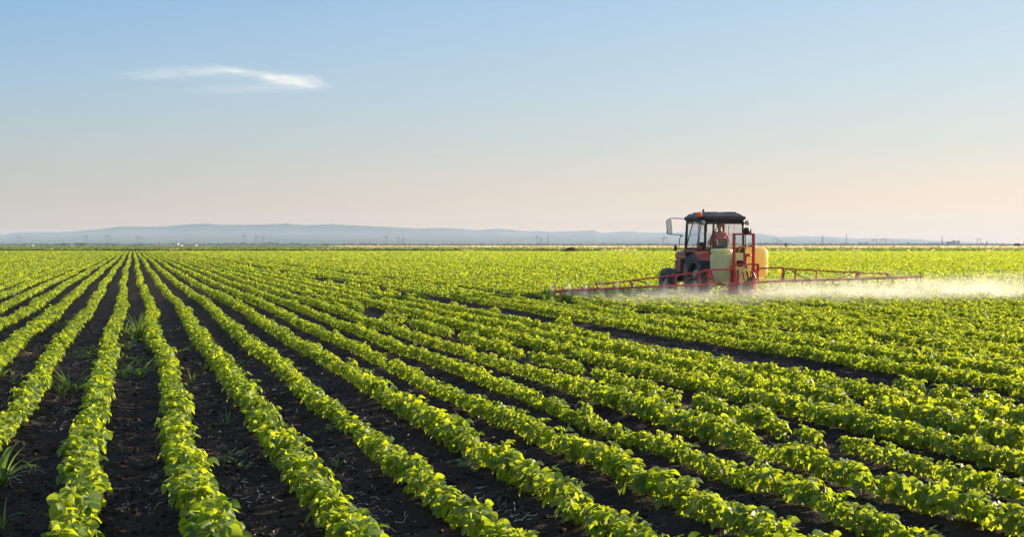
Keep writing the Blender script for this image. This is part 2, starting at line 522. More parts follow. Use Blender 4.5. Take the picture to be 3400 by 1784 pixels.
near_plants = []
D_NEAR = 8.3
def plants_band(dmin, dmax, lod, single=False):
    for j in range(-40, 90):
        u0 = row_u(j)
        vv = np.arange(3.0, 45.0, SP_P if lod == 0 else SP_P)
        rg = np.random.default_rng(1000 + j)
        vv = vv + rg.normal(0, .014, len(vv))
        uu = u0 + wander(vv) + rg.normal(0, .016, len(vv)) + rowwob(vv, j)
        x, y = uv2xy(uu, vv)
        r = rg.random(len(vv))
        jj = np.full(len(vv), j)
        m = in_view(x, y) & (y >= dmin) & (y < dmax) & alive(jj, vv, r)
        if dmax == D_NEAR:                          # the nearest plants in the picture stand singly, those beside it do not
            tight = in_view(x, y, .5, 1.02)
            m &= tight if single else ~tight
        if not m.any(): continue
        x, y, vv, uu = x[m], y[m], vv[m], uu[m]
        rzs = rg.uniform(0, 6.283, len(vv)); vid = rg.integers(0, NV, len(vv))
        sc = vigour(np.full(len(vv), j), vv) * rg.uniform(.84, 1.14, len(vv)) * 1.07 * dip(j, vv)
        z = ground_z(uu, vv)
        hs = rg.uniform(.92, 1.12, len(vv)) * np.where(rg.random(len(vv)) < .04, 1.25, 1)
        for t in range(NV):
            s = vid == t
            if not s.any(): continue
            if single:
                for a in np.nonzero(s)[0]:
                    near_plants.append((j, t, x[a], y[a], z[a], rzs[a], sc[a], hs[a]))
                continue
            P, Q, nl = PROT[lod][t]
            c, sn = np.cos(rzs[s]), np.sin(rzs[s])
            k = sc[s][:, None]
            px = (P[None, :, 0] * c[:, None] - P[None, :, 1] * sn[:, None]) * k + x[s][:, None]
            py = (P[None, :, 0] * sn[:, None] + P[None, :, 1] * c[:, None]) * k + y[s][:, None]
            pz = P[None, :, 2] * k * hs[s][:, None] + z[s][:, None]
            PP = np.stack([px, py, pz], 2).reshape(-1, 3)
            QQ = ((np.arange(s.sum()) * len(P))[:, None, None] + Q[None]).reshape(-1, 4)
            push(row_chunks[j] if j in row_chunks else rest, PP, QQ)
plants_band(0, D_NEAR, 0, True)
plants_band(0, D_NEAR, 1)
plants_band(D_NEAR, D0, 0)
plants_band(D0, D1, 1)

def leaf_band(dmin, dmax, per_m, size, jmax):
    rg = np.random.default_rng(int(dmin))
    js = np.arange(-jmax // 3, jmax)
    for j in js:
        u0 = row_u(int(j))
        va_, vb_ = max(dmin / CT - 30 - abs(u0) * .4, 3), min(dmax / CT + 30, 420)
        # portion of the row inside the view wedge
        v_ = np.linspace(va_, vb_, 400)
        x_, y_ = uv2xy(u0, v_)
        ok = in_view(x_, y_, 5.0, 1.2) & (y_ >= dmin) & (y_ < dmax) & (y_ < field_end(x_))
        if not ok.any(): continue
        a, b = v_[ok].min(), v_[ok].max()
        n = int((b - a) * per_m)
        if n < 1: continue
        v = rg.uniform(a, b, n)
        t = rg.uniform(-1, 1, n)                    # across the canopy
        vg = vigour(np.full(n, j), v)
        keep = alive(np.full(n, j), v, np.zeros(n))
        hw = 0.118 * (.7 + .4 * vg); hh = 0.185 * (.4 + .8 * vg) * rg.uniform(.8, 1.2, n)
        u = u0 + wander(v) + rowwob(v, int(j)) + t * hw
        top = np.sqrt(np.maximum(1 - t ** 2 * .8, .05))
        z = hh * top * rg.uniform(.45, 1.0, n) ** .6
        x, y = uv2xy(u, v)
        keep &= in_view(x, y, 5.0, 1.2) & (y >= dmin) & (y < dmax)
        x, y, z, t = x[keep], y[keep], z[keep], t[keep]
        n = len(x)
        if n == 0: continue
        nx = t * 1.0 + rg.normal(0, .45, n); ny = rg.normal(0, .55, n); nz = .75 + rg.normal(0, .4, n)
        Nn = norm(np.stack([nx * CT - ny * ST, nx * ST + ny * CT, nz], 1))
        A = norm(np.cross(Nn, rg.normal(0, 1, (n, 3))))
        sz = size * rg.uniform(.6, 1.45, n)
        P, Q = leaves(np.stack([x, y, z], 1) - A * sz[:, None] * .5, A, Nn, sz, 2, rg.uniform(0, .3, n))
        push(row_chunks[int(j)] if int(j) in row_chunks else rest, P, Q)
leaf_band(38, 60, 95, .090, 100)
leaf_band(60, 120, 44, .135, 180)
leaf_band(120, 200, 17, .22, 280)
leaf_band(200, 345, 9, .31, 420)

ORD = ['first', 'second', 'third', 'fourth', 'fifth', 'sixth', 'seventh', 'eighth', 'ninth', 'tenth', 'eleventh', 'twelfth',
       'thirteenth', 'fourteenth', 'fifteenth', 'sixteenth', 'seventeenth', 'eighteenth', 'nineteenth', 'twentieth',
       'twenty-first', 'twenty-second', 'twenty-third', 'twenty-fourth', 'twenty-fifth', 'twenty-sixth', 'twenty-seventh',
       'twenty-eighth', 'twenty-ninth', 'thirtieth', 'thirty-first', 'thirty-second', 'thirty-third']
def row_label(j):
    if j < 0: return 'soybean row, %s to the left of the furrow with the tall grass weeds' % ORD[-j - 1]
    if j == 7: return 'thin gappy soybean row, eighth to the right of the furrow with the tall grass weeds'
    if j == 11: return 'very sparse soybean row edging the wide bare strip on its near side'
    if j == 12: return 'soybean row edging the wide bare strip on its far side'
    if j > 12: return 'soybean row, %s beyond the wide bare soil strip' % ORD[j - 12]
    return 'soybean row, %s to the right of the furrow with the tall grass weeds' % ORD[j]
row_obj = {}
for j, (p, q, n_) in row_chunks.items():
    o = link('crop_row', np_mesh('crop_row', np.concatenate(p), np.concatenate(q), M_LEAF, False))
    tag(o, row_label(j), 'crop row', 'rows of young soybeans')
    row_obj[j] = o
o = link('soybean_crop', np_mesh('soybean_crop', np.concatenate(rest[0]), np.concatenate(rest[1]), M_LEAF, False))
tag(o, 'distant soybean rows merging into a yellow-green carpet', 'crop', kind='stuff')
pm = []
for t in range(NV):
    P, Q, nl = PROT[0][t]
    pme = np_mesh('soybean_plant', P, Q, M_LEAF, True)
    pme.materials.append(M_STEM)
    mi = np.zeros(len(Q), dtype=np.int32); mi[nl:] = 1
    pme.polygons.foreach_set('material_index', mi)
    rib = np.zeros(len(P), dtype=np.float32)
    rib[:21 * 15] = np.tile(np.array([0, 1, 0] * 5, dtype=np.float32), 21)
    pme.attributes.new('rib', 'FLOAT', 'POINT').data.foreach_set('value', rib)
    pm.append(pme)
for (j, t, x, y, z, rz, sc, hs) in near_plants:
    if j not in row_obj: continue
    o = link('soybean_plant', pm[t], row_obj[j], (x, y, z))
    o.rotation_euler = (0, 0, rz); o.scale = (sc, sc, sc * hs)
print('near plants', len(near_plants), 'row verts', sum(c[2] for c in row_chunks.values()), 'rest', rest[2])
# ------------------------------------------------------------------ the plain beyond the soybeans
def sheet(name, pts, z, mat, h=0.0, kind='structure'):
    mb = MB()
    if h: mb.prism([(p[0], p[1]) for p in pts], h, Matrix.Translation((0, 0, z)))
    else: mb.add([(p[0], p[1], z) for p in pts], [tuple(range(len(pts)))])
    return tag(mb.build(name, mat), kind=kind)
M_PLAIN = field_mat('plain', [(0.3, (.10, .13, .035)), (0.5, (.14, .15, .05)), (0.7, (.22, .18, .085))], 0.004, (1, .35, 1))
M_GREENF = field_mat('far_green', [(0.3, (.085, .135, .022)), (0.6, (.12, .17, .03)), (0.8, (.15, .19, .045))], 0.06, (1, 1, 1), .3)
M_WHEAT = field_mat('wheat', [(0.3, (.50, .36, .16)), (0.6, (.62, .45, .21)), (0.8, (.70, .52, .27))], 0.09, (1, 1, 1), .4)
M_TRACK = field_mat('track', [(0.3, (.045, .032, .022)), (0.6, (.07, .05, .035)), (0.8, (.12, .09, .05))], 0.3)
M_DRY = leaf_mat('dry_grass', [(.42, .31, .14), (.54, .41, .19), (.64, .50, .25)], [(.55, .42, .18), (.75, .60, .30)], .55, .8, .1)
sheet('plain', [(-30000, 300), (30000, 300), (30000, 40000), (-30000, 40000)], 0.06, M_PLAIN)
def hx(x, extra=0.0): return (x, field_end(x) + extra)
sheet('far_green_field', [hx(-900, 19), hx(900, 19), (1500, 560), (600, 900), (-1700, 2300), (-2400, 2300)], 0.10, M_GREENF)
sheet('dirt_track', [hx(-900, 2.5), hx(900, 2.5), hx(900, 19), hx(-900, 19)], 0.14, M_TRACK)
# low ridge of bare soil along the track, its near face away from the sun
bx_ = np.arange(-220, 200, 1.2)
bh_ = np.interp(bx_, [-220, 20, 60, 200], [.40, .36, .22, .18]) * (.75 + .5 * vnoise(bx_ / 5, bx_ * 0, 90)) * np.where((bx_ > -25) & (vnoise(bx_ / 9, bx_ * 0, 91) < .42), .35, 1)
bp_ = []
for dy, f in ((6, 0), (7.2, 1), (8.6, 1), (11, 0)):
    bp_.append(np.stack([bx_, field_end(bx_) + dy, .10 + bh_ * f], 1))
nb = len(bx_); BV = np.concatenate(bp_)
qi = (np.arange(3)[:, None] * nb + np.arange(nb - 1)[None, :]).ravel()
tag(link('soil_ridge', np_mesh('soil_ridge', BV, np.stack([qi, qi + 1, qi + nb + 1, qi + nb], 1), M_SOIL, False)), kind='structure')

def clump_stuff(name, label, cat, pts, size, mat, rg, hgt, flat=.5):
    n = len(pts)
    z = rg.uniform(.1, 1, n) * hgt
    b = np.stack([pts[:, 0], pts[:, 1], z], 1)
    Nn = norm(np.stack([rg.normal(0, .6, n), rg.normal(-.3, .6, n), np.full(n, flat)], 1))
    A = norm(np.cross(Nn, rg.normal(0, 1, (n, 3))))
    s = size * rg.uniform(.6, 1.4, n)
    P, Q = leaves(b - A * s[:, None] * .5, A, Nn, s, 2)
    return tag(link(name, np_mesh(name, P, Q, mat)), label, cat, kind='stuff')
rg = np.random.default_rng(5)
n = 90000
y = 325 * (1150 / 325) ** rg.random(n) ** .8
x = rg.uniform(-.46, .46, n) * y
pxx = CX + F * x / y
wn_ = np.interp(pxx, [1000, 1030, 1230, 1335, 1500, 1700, 2500, 3400, 3600], [815, 819.6, 825.3, 824.6, 824, 825.2, 827.2, 828.2, 828.3])
k = (y > field_end(x) + 20) & (y < CAMH * F / (wn_ - HY) - 1.0)
clump_stuff('far_crop', 'paler green crop on the far side of the dark dirt track', 'crop', np.stack([x[k], y[k]], 1), .75, M_FAR, rg, .45)
# tufts of dry grass along the track
n = 1500
x = rg.uniform(-160, 150, n); c = vnoise(x / 6, x * 0, 31)
k = c > np.interp(x, [-160, -60, 10, 150], [.97, .85, .45, .5])
x = x[k]; y = field_end(x) + rg.uniform(14, 20, len(x))
clump_stuff('dry_grass', 'tufts of dry straw-coloured grass along the dirt track', 'grass', np.stack([x, y], 1), .55, M_DRY, rg, .55, .2)

wp = [(1030, 819.6), (1230, 825.3), (1335, 824.6), (1240, 821.8), (1500, 824.0), (1700, 825.2), (2500, 827.2), (3400, 828.2), (3600, 828.3), (3600, 821.3), (2400, 820.2), (1240, 819.2)]
wheat = sheet('wheat_field', [gnd(a, b) for a, b in wp], 0.15, M_WHEAT, .30, kind='structure')
n = 26000
x, y = [], []
for _ in range(1):
    py = rg.uniform(820.6, 828, n); px = rg.uniform(1100, 3600, n)
near = np.interp(px, [1030, 1230, 1335, 1500, 1700, 2500, 3400, 3600], [819.6, 825.3, 824.6, 824, 825.2, 827.2, 828.2, 828.3])
k = py < near
Yw = CAMH * F / (py[k] - HY); Xw = Yw * (px[k] - CX) / F
clump_stuff('ripe_wheat', 'band of ripe golden wheat beyond the green field', 'wheat', np.stack([Xw, Yw], 1), .8, M_DRY, rg, 1.05, .25)

# ------------------------------------------------------------------ hills
prof = [(-1700, 800), (-900, 790), (-300, 784), (0, 779), (60, 772), (150, 771), (230, 770), (300, 763), (360, 758), (400, 752), (430, 752), (500, 753), (560, 751), (620, 745), (690, 743),
        (740, 747), (850, 746), (950, 743), (1010, 747), (1100, 745), (1200, 750), (1300, 754), (1380, 759), (1450, 757), (1530, 760), (1590, 765), (1650, 759), (1700, 764),
        (1760, 769), (1790, 767), (1820, 770), (1870, 768), (1920, 768), (1970, 764), (2000, 774), (2080, 768), (2150, 773), (2250, 773), (2300, 770), (2350, 773), (2450, 775),
        (2520, 775), (2590, 786), (2680, 784), (2760, 786), (2850, 792), (2950, 792), (3050, 795), (3130, 802), (3200, 803), (3280, 806), (3400, 811), (3800, 815), (5200, 822)]
PX = np.array([p[0] for p in prof], float); PY = np.array([p[1] for p in prof], float)
def hill_Y(px): return np.interp(px, [-1700, 0, 1400, 2000, 3400, 5200], [8000, 7800, 7900, 8200, 8500, 8600])
M_HILL = field_mat('wooded_hill', [(0.35, (.045, .062, .045)), (0.5, (.060, .080, .052)), (0.62, (.10, .11, .07)), (0.75, (.22, .20, .14))], 0.0011, (1, .6, 1.5), .2)
pxs = np.linspace(-1700, 5200, 520)
ts = np.concatenate([np.linspace(0, 1, 26), np.linspace(1.05, 1.6, 8)])
Yr = hill_Y(pxs)
Hr = (HY - np.interp(pxs, PX, PY)) * Yr / F + CAMH + 3 * (vnoise(pxs / 9, pxs * 0, 41) - .5) + 1.5 * (vnoise(pxs / 3, pxs * 0, 42) - .5)
Xr = (pxs - CX) / F * Yr
T_, I_ = np.meshgrid(ts, np.arange(len(pxs)), indexing='ij')
Yh = Yr[I_] - 3600 * (1 - np.minimum(T_, 1)) + 900 * np.maximum(T_ - 1, 0)
Xh = Xr[I_] * np.where(T_ < 1, Yh / Yr[I_], 1)
sm = np.where(T_ <= 1, T_ ** 1.5, 1 - (T_ - 1) * 1.2)
Zh = np.maximum(Hr[I_], 0) * sm * (1 + .35 * (vnoise(Xh / 520, Yh / 900, 43) - .5) * 4 * T_ * np.maximum(1 - T_, 0)) - 2 + 2 * sm
nx_, nt_ = len(pxs), len(ts)
idx = (np.arange(nt_ - 1)[:, None] * nx_ + np.arange(nx_ - 1)[None, :]).ravel()
tag(link('hills', np_mesh('hills', np.stack([Xh.ravel(), Yh.ravel(), Zh.ravel()], 1), np.stack([idx, idx + 1, idx + nx_ + 1, idx + nx_], 1), M_HILL, True)), kind='structure')

# ------------------------------------------------------------------ trees and bushes standing on the plain
def crown_mesh(seed, n, w, h, lean=0.0):
    rg = np.random.default_rng(seed)
    lob = rg.normal(0, 1, (7, 3)) * np.array([.26, .26, .20]) + np.array([0, 0, .56])
    which = rg.integers(0, 7, n)
    d = norm(rg.normal(0, 1, (n, 3)))
    r = rg.uniform(.45, 1.0, n) ** .5
    p = lob[which] + d * r[:, None] * np.array([.26, .26, .25])
    p[:, 2] = np.clip(p[:, 2], .06, 1.02)
    Nn = norm(d + rg.normal(0, .5, (n, 3)))
    A = norm(np.cross(Nn, rg.normal(0, 1, (n, 3))))
    P, Q = leaves(p, A, Nn, rg.uniform(.06, .13, n), 2)
    return P * np.array([w, w, h]), Q
crowns = [np_mesh('crown', *crown_mesh(50 + i, 420, 1, 1), M_TREE) for i in range(5)]
tm = MB(); tm.tube([(0, 0, -.05), (.02, 0, .3), (0, .02, .6)], [.05, .035, .015], 6)
for a in range(4):
    t = a * 1.6
    tm.tube([(0, .01, .32 + .06 * a), (.18 * math.cos(t), .18 * math.sin(t), .55 + .06 * a)], [.022, .008], 5)
_t = tm.build('trunk', M_BARK); trunk_me = _t.data; bpy.data.objects.remove(_t)
tcount = 0
def bush(px, top, w, h, base, label, name='bush', cat='bush', group='bushes and trees along the horizon'):
    """px centre, height/width in photograph pixels, standing where its base touches the plain"""
    global tcount
    Y = min(CAMH * F / max(base - HY, 3.2), 2100)
    s = Y / F
    root = empty(name, (Y * (px - CX) / F, Y, 0.05), random.uniform(0, 6))
    tag(root, label, cat, group)
    c = link('crown', crowns[tcount % 5], root); c.scale = (w * s * 1.05, w * s * 1.05, (base - top) * s * 1.03)
    t = link('trunk', trunk_me, root); t.scale = ((base - top) * s,) * 3
    tcount += 1
    return root
B = [(78, 812, 13, 0, 817, 'low olive bush at the field edge near the left frame edge'),
     (160, 814.5, 12, 0, 818, 'flat green scrub patch well left of the white field sign'),
     (187, 813, 10, 0, 818, 'small round green bush left of the pale wide bush by the field sign'),
     (210, 810, 25, 0, 818, 'wide pale olive bush just left of the white field sign'),
     (230, 809.5, 16, 0, 817.8, 'dark bush half hidden behind the white field sign'),
     (272, 808, 27, 0, 818, 'large dark green domed bush right of the white field sign'),
     (327, 813, 13, 0, 818, 'low scrubby bush left of the twin-pole pylon on the left'),
     (355, 812.5, 10, 0, 818, 'small dull green bush right under the twin-pole pylon'),
     (377, 810.5, 15, 0, 818, 'tufted two-topped bush between pylon and church spire'),
     (460, 812, 34, 0, 818, 'long low green thicket at the foot of a pylon left of the church'),
     (453, 809, 7, 0, 818, 'slim upright young tree at the end of the long low thicket', 'young_tree', 'tree'),
     (880, 815, 16, 0, 820, 'pale green low bush right of the group of three pylons'),
     (1013, 815, 9, 0, 821, 'tiny green bush on the left tip of the wheat band'),
     (1085, 809.5, 15, 0, 820, 'round dark tree alone below the television mast', 'lone_tree', 'tree'),
     (1138, 815, 8, 0, 820, 'very small round bush right of the tree below the mast'),
     (1244, 811, 13, 0, 820.5, 'ragged olive tree beside a small white house', 'ragged_tree', 'tree'),
     (1311, 812.5, 11, 0, 820.5, 'round dark bush between two twin-pole pylons in the middle'),
     (1416, 811, 8, 0, 819.5, 'bluish round tree right of the middle pylons', 'round_tree', 'tree'),
     (1535, 815, 7, 0, 821, 'small square-topped green bush above the wheat band'),
     (1695, 815, 9, 0, 821.5, 'small olive bush at the centre of the horizon'),
     (1764, 818, 7, 0, 823, 'tiny round bush left of the hedge by the lattice pylon'),
     (1783, 816.5, 17, 0, 823, 'low dark hedge bush at the foot of the twin-pole pylon left of the lattice pylon'),
     (1802, 818, 11, 0, 823, 'low round bush at the foot of the shorter twin-pole pylon'),
     (1816, 817, 11, 0, 823, 'olive bush under the lattice pylon'),
     (1838, 817.5, 27, 0, 823, 'long brownish thicket right of the lattice pylon'),
     (1878, 818.5, 13, 0, 823, 'low scrub behind the earth mound'),
     (1892, 817.5, 6, 0, 823, 'small dark bush behind the earth mound'),
     (1903, 815.5, 9, 0, 823.5, 'rounder taller bush at the right end behind the earth mound'),
     (1996, 818, 8, 0, 823.5, 'single small green bush between earth mound and tractor'),
     (2090, 817, 8, 0, 824, 'left bush of three short trees left of the tractor'),
     (2117, 815, 10, 0, 824, 'square-topped middle tree of the three left of the tractor', 'short_tree', 'tree'),
     (2134, 816.5, 7, 0, 824, 'dark purple-grey bush, last of the three left of the tractor'),
     (2155, 819.5, 8, 0, 824, 'low scrub bush nearest the tractor mirror'),
     (2608, 808, 15, 0, 826, 'dark green bush standing in the wheat right of the yellow tank'),
     (3120, 816, 6, 0, 822, 'small bush on the wheat edge left of the grain works'),
     (3082, 819, 8, 0, 822, 'faint low bush on the wheat edge beneath a lattice pylon'),
     (3191, 816, 8, 0, 822, 'small round bush right of the grain works'),
     (3248, 819.5, 5, 0, 822, 'tiny bush beneath the far right twin-pole pylon')]
for b in B: bush(*b)

# the blue line of woods and villages across the plain: nobody could count it
M_WOOD = leaf_mat('distant_wood', [(.03, .045, .03), (.045, .06, .035), (.06, .075, .04)], [(.05, .07, .03), (.08, .1, .04)], .15, .8, .1)
rg = np.random.default_rng(77)
n = 26000
px = rg.uniform(-500, 3900, n)
hpx = 2.5 + 5.0 * vnoise(px / 26, px * 0, 61) * vnoise(px / 140, px * 0, 62) + 3.0 * (vnoise(px / 7, px * 0, 63) - .4)
hpx = np.where(px < 900, hpx * 1.25, hpx * .95)
Yd = rg.uniform(3300, 4300, n)
zz = rg.uniform(-.2, 1, n) * np.maximum(hpx, 1.0) * 3800 / F
b = np.stack([(px - CX) / F * Yd, Yd, np.maximum(zz, 0)], 1)
Nn = norm(rg.normal(0, .7, (n, 3)) + np.array([0, -.6, .5]))
A = norm(np.cross(Nn, rg.normal(0, 1, (n, 3))))
P, Q = leaves(b, A, Nn, rg.uniform(3, 6.5, n), 2)
tag(link('distant_woods', np_mesh('distant_woods', P, Q, M_WOOD)), 'hazy blue line of far woods and villages at the foot of the hills', 'woods', kind='stuff')

# ------------------------------------------------------------------ pylons and wires
M_STEEL = simple('galvanised_steel', (.20, .18, .18), .7, .2)
M_REDW = simple('red_white_paint', (.40, .20, .17), .7)
M_WIRE = simple('wire', (.18, .18, .19), .6)
def mast(px, top, bot, Y, kind, w=6, label='', arm=3):
    """kind: portal (two poles and a beam), lattice, pole"""
    s = Y / F
    h = (bot - top) * s
    x = Y * (px - CX) / F
    root = empty('power_pylon', (x, Y, 0.0))
    tag(root, label, 'pylon', 'power pylons across the plain')
    r = .31
    if kind == 'portal':
        hw = w * s / 2
        for sx in (-1, 1):
            m = MB(); m.tube([(sx * hw * 1.1, 0, 0), (sx * hw, 0, h)], [r * 1.2, r * .8], 6); m.build('pole', M_STEEL, root)
        m = MB(); m.bar((-hw - arm * s, 0, h * .84), (hw + arm * s, 0, h * .84), .4, .55); m.build('crossbeam', M_STEEL, root)
        ins = MB()
        for q in (-1, 0, 1): ins.tube([(q * (hw + arm * s * .9), 0, h * .84), (q * (hw + arm * s * .9), 0, h * .84 - 1.4)], .12, 5)
        ins.build('insulator', M_WIRE, root)
    elif kind == 'lattice':
        m = MB()
        b = w * s / 2
        for sx in (-1, 1):
            for sy in (-1, 1): m.tube([(sx * b, sy * b, 0), (sx * b * .22, sy * b * .22, h * .7), (0, 0, h)], [.2, .16, .1], 5)
        for q in range(7):
            t0, t1 = q / 8 * .8, (q + 1) / 8 * .8
            f0, f1 = b * (1 - .78 * t0 / .7 * .9), b * (1 - .78 * t1 / .7 * .9)
            for sy in (-1, 1):
                m.bar((-f0, sy * f0, h * t0), (f1, sy * f1, h * t1), .1); m.bar((f0, sy * f0, h * t0), (-f1, sy * f1, h * t1), .1)
        m.build('lattice_mast', M_STEEL, root)
        for z, L in ((.62, 1.0), (.74, .8), (.86, .6)):
            a = MB(); a.bar((-arm * s * L, 0, h * z), (arm * s * L, 0, h * z), .22, .22); a.build('cross_arm', M_STEEL, root)
    else:
        m = MB(); m.tube([(0, 0, 0), (0, 0, h)], [.45, .18], 6); m.build('pole', M_STEEL, root)
        a = MB(); a.bar((-1.2, 0, h * .93), (1.2, 0, h * .93), .2); a.build('cross_arm', M_STEEL, root)
    return root
YP = 1900
mast(61, 781, 817.6, YP, 'portal', 9, 'twin-pole pylon nearest the left edge of the photo')
mast(287, 780, 817.6, YP, 'portal', 6, 'narrow twin-pole pylon right of the dark domed bush')
mast(357, 779, 817.6, YP, 'portal', 9, 'wider twin-pole pylon left of the church spire, standing clear of the bushes')
mast(459, 783, 817.6, YP, 'portal', 9, 'twin-pole pylon rising out of the long low thicket')
mast(812, 776, 817.6, YP, 'portal', 5, 'left and tallest pylon of the three right of the church')
mast(851, 780, 817.6, YP, 'portal', 6, 'middle pylon of the three right of the church')
mast(872, 783, 817.6, YP, 'portal', 7, 'right and shortest pylon of the three right of the church')
mast(1284, 781, 817.6, YP, 'portal', 5.5, 'tall reddish twin-pole pylon right of the ragged tree')
mast(1323, 785, 817.6, YP, 'portal', 4.5, 'middle twin-pole pylon of the group in the middle of the horizon')
mast(1339, 788, 817.6, YP, 'portal', 3.5, 'short right-hand pylon of the group in the middle of the horizon')
mast(1783, 782, 817.6, YP, 'portal', 5, 'twin-pole pylon left of the lattice pylon by the earth mound')
mast(1797, 789, 817.6, YP, 'portal', 4.5, 'short twin-pole pylon close beside the lattice pylon')
mast(1819.5, 773, 817.6, YP, 'lattice', 6, 'pointed lattice pylon left of the earth mound', 4)
mast(2202, 787, 817.6, YP, 'portal', 6, 'left twin-pole pylon seen under the tractor mirror')
mast(2209, 784, 817.6, YP, 'portal', 9, 'right twin-pole pylon seen under the tractor mirror')
mast(2573, 788, 817.6, YP, 'portal', 11, 'wide portal pylon just right of the red sprayer mast')
mast(2588, 795, 817.6, YP, 'portal', 10, 'lower portal pylon above the bush in the wheat')
mast(2731, 780, 817.6, YP, 'lattice', 5, 'lattice pylon left of the striped chimney', 3)
mast(2905, 792, 817.6, YP, 'portal', 11, 'left portal pylon of the pair right of the striped chimney')
mast(2933, 791, 817.6, YP, 'portal', 11, 'right portal pylon of the pair right of the striped chimney')
mast(3016, 803, 817.6, YP, 'pole', 1, 'single short pole left of the grain works')
mast(3128, 782, 817.6, YP, 'lattice', 4, 'lattice pylon left of the grain works', 3)
mast(3177, 798, 817.6, YP, 'portal', 12, 'portal pylon in front of the grain works')
mast(3250, 791, 817.6, YP, 'portal', 11, 'portal pylon right of the grain works')
mast(3331, 807, 817.6, YP, 'pole', 1, 'single short pole at the far right of the horizon')
def wire(p0, p1, sag, label):
    pts = []
    for q in range(25):
        t = q / 24
        pts.append(at(p0[0] + (p1[0] - p0[0]) * t, p0[1] + (p1[1] - p0[1]) * t + sag * 4 * t * (1 - t), YP))
    m = MB(); m.tube(pts, .13, 4)
    tag(m.build('power_line', M_WIRE), label, 'power line', 'power lines between the pylons')
wire((61, 788), (287, 787), 13, 'sagging power line between the first two pylons on the left')
wire((459, 790), (812, 784), 14, 'long power line sagging behind the church spire')
wire((872, 789), (1284, 788), 13, 'power line sagging below the television mast')
wire((1339, 793), (1783, 789), 14, 'power line sagging in the middle of the horizon')
wire((1819.5, 784), (2202, 793), 19, 'power line sagging from the lattice pylon towards the tractor mirror')
wire((2731, 790), (2905, 799), 16, 'power line passing behind the striped chimney')
wire((2933, 796), (3177, 802), 10, 'power line running towards the grain works')

# ------------------------------------------------------------------ chimney, church, works, houses, sign, mound, mast, car
def stripe_mat():
    m, n, l, p, o = mat_new('striped_chimney_paint')
    tc = N(n, 'ShaderNodeTexCoord'); sx = N(n, 'ShaderNodeSeparateXYZ'); l.new(tc.outputs['Object'], sx.inputs[0])
    a = N(n, 'ShaderNodeMath', operation='MULTIPLY'); a.inputs[1].default_value = 1 / 5.0; l.new(sx.outputs['Z'], a.inputs[0])
    b = N(n, 'ShaderNodeMath', operation='FRACT'); l.new(a.outputs[0], b.inputs[0])
    c = N(n, 'ShaderNodeMath', operation='GREATER_THAN'); c.inputs[1].default_value = .5; l.new(b.outputs[0], c.inputs[0])
    x = N(n, 'ShaderNodeMixRGB'); l.new(c.outputs[0], x.inputs[0]); x.inputs[1].default_value = (.28, .07, .06, 1); x.inputs[2].default_value = (.55, .52, .5, 1)
    l.new(x.outputs[0], p.inputs['Base Color']); return m
Yc = 2600
root = empty('striped_chimney', (Yc * (2810 - CX) / F, Yc, 0)); tag(root, 'tall thin banded chimney standing alone against the hills', 'chimney')
h = (817 - 780) * Yc / F + 1.0
m = MB(); m.lathe([(1.25, 0), (1.0, h * .6), (.85, h)], 14); m.build('shaft', stripe_mat(), root)
m = MB(); m.lathe([(1.05, h), (1.05, h + .5)], 14); m.build('rim', M_STEEL, root)

M_WALLW = simple('white_wall', (.62, .58, .54), .85)
M_ROOFR = simple('red_roof', (.24, .11, .085), .85)
M_GREY = simple('grey_cladding', (.26, .26, .28), .7)
M_DARKW = simple('dark_window', (.03, .035, .04), .3)
Yv = 2300
def house(px, w, hgt, d, label, wall, roof, name='house', ridge=.45, wins=3):
    s = Yv / F
    root = empty(name, (Yv * (px - CX) / F, Yv, 0.05)); tag(root, label, 'building')
    W_, H_ = w * s, hgt * s
    m = MB(); m.box((0, 0, H_ / 2), (W_, d, H_)); m.build('wall', wall, root)
    m = MB(); m.prism([(-d / 2 - .4, 0), (d / 2 + .4, 0), (0, H_ * ridge)], W_ + .8, Matrix.Translation((-W_ / 2 - .4, 0, H_ + .003)) @ Matrix(((0, 0, 1, 0), (1, 0, 0, 0), (0, 1, 0, 0), (0, 0, 0, 1))))
    m.build('roof', roof, root)
    for q in range(wins):
        m = MB(); m.box((W_ * ((q + .5) / wins - .5), -d / 2 - .03, H_ * .55), (min(1.6, W_ / wins * .4), .05, H_ * .35)); m.build('window', M_DARKW, root)
    return root
house(566, 78, 2.6, 14, 'long low whitish shed below the church spire', M_WALLW, M_GREY, 'long_shed', .5, 6)
house(628, 14, 3.4, 9, 'white farm building, left one of the pair right of the church', M_WALLW, M_ROOFR, 'farm_building', .5, 3)
house(645, 15, 3.4, 9, 'pinkish farm building, right one of the pair right of the church', simple('pink_wall', (.58, .46, .42), .85), M_ROOFR, 'farm_building', .5, 3)
house(516, 8, 2.4, 8, 'small white house at the left end of the long shed', M_WALLW, M_ROOFR, 'small_house', .5, 2)
house(1254, 4, 4.0, 6, 'tiny white house beside the ragged tree', M_WALLW, M_ROOFR, 'small_house', .4, 1)
house(100, 22, 1.6, 10, 'low grey greenhouse roof behind the field left of the sign', M_GREY, M_WALLW, 'greenhouse', .6, 4)

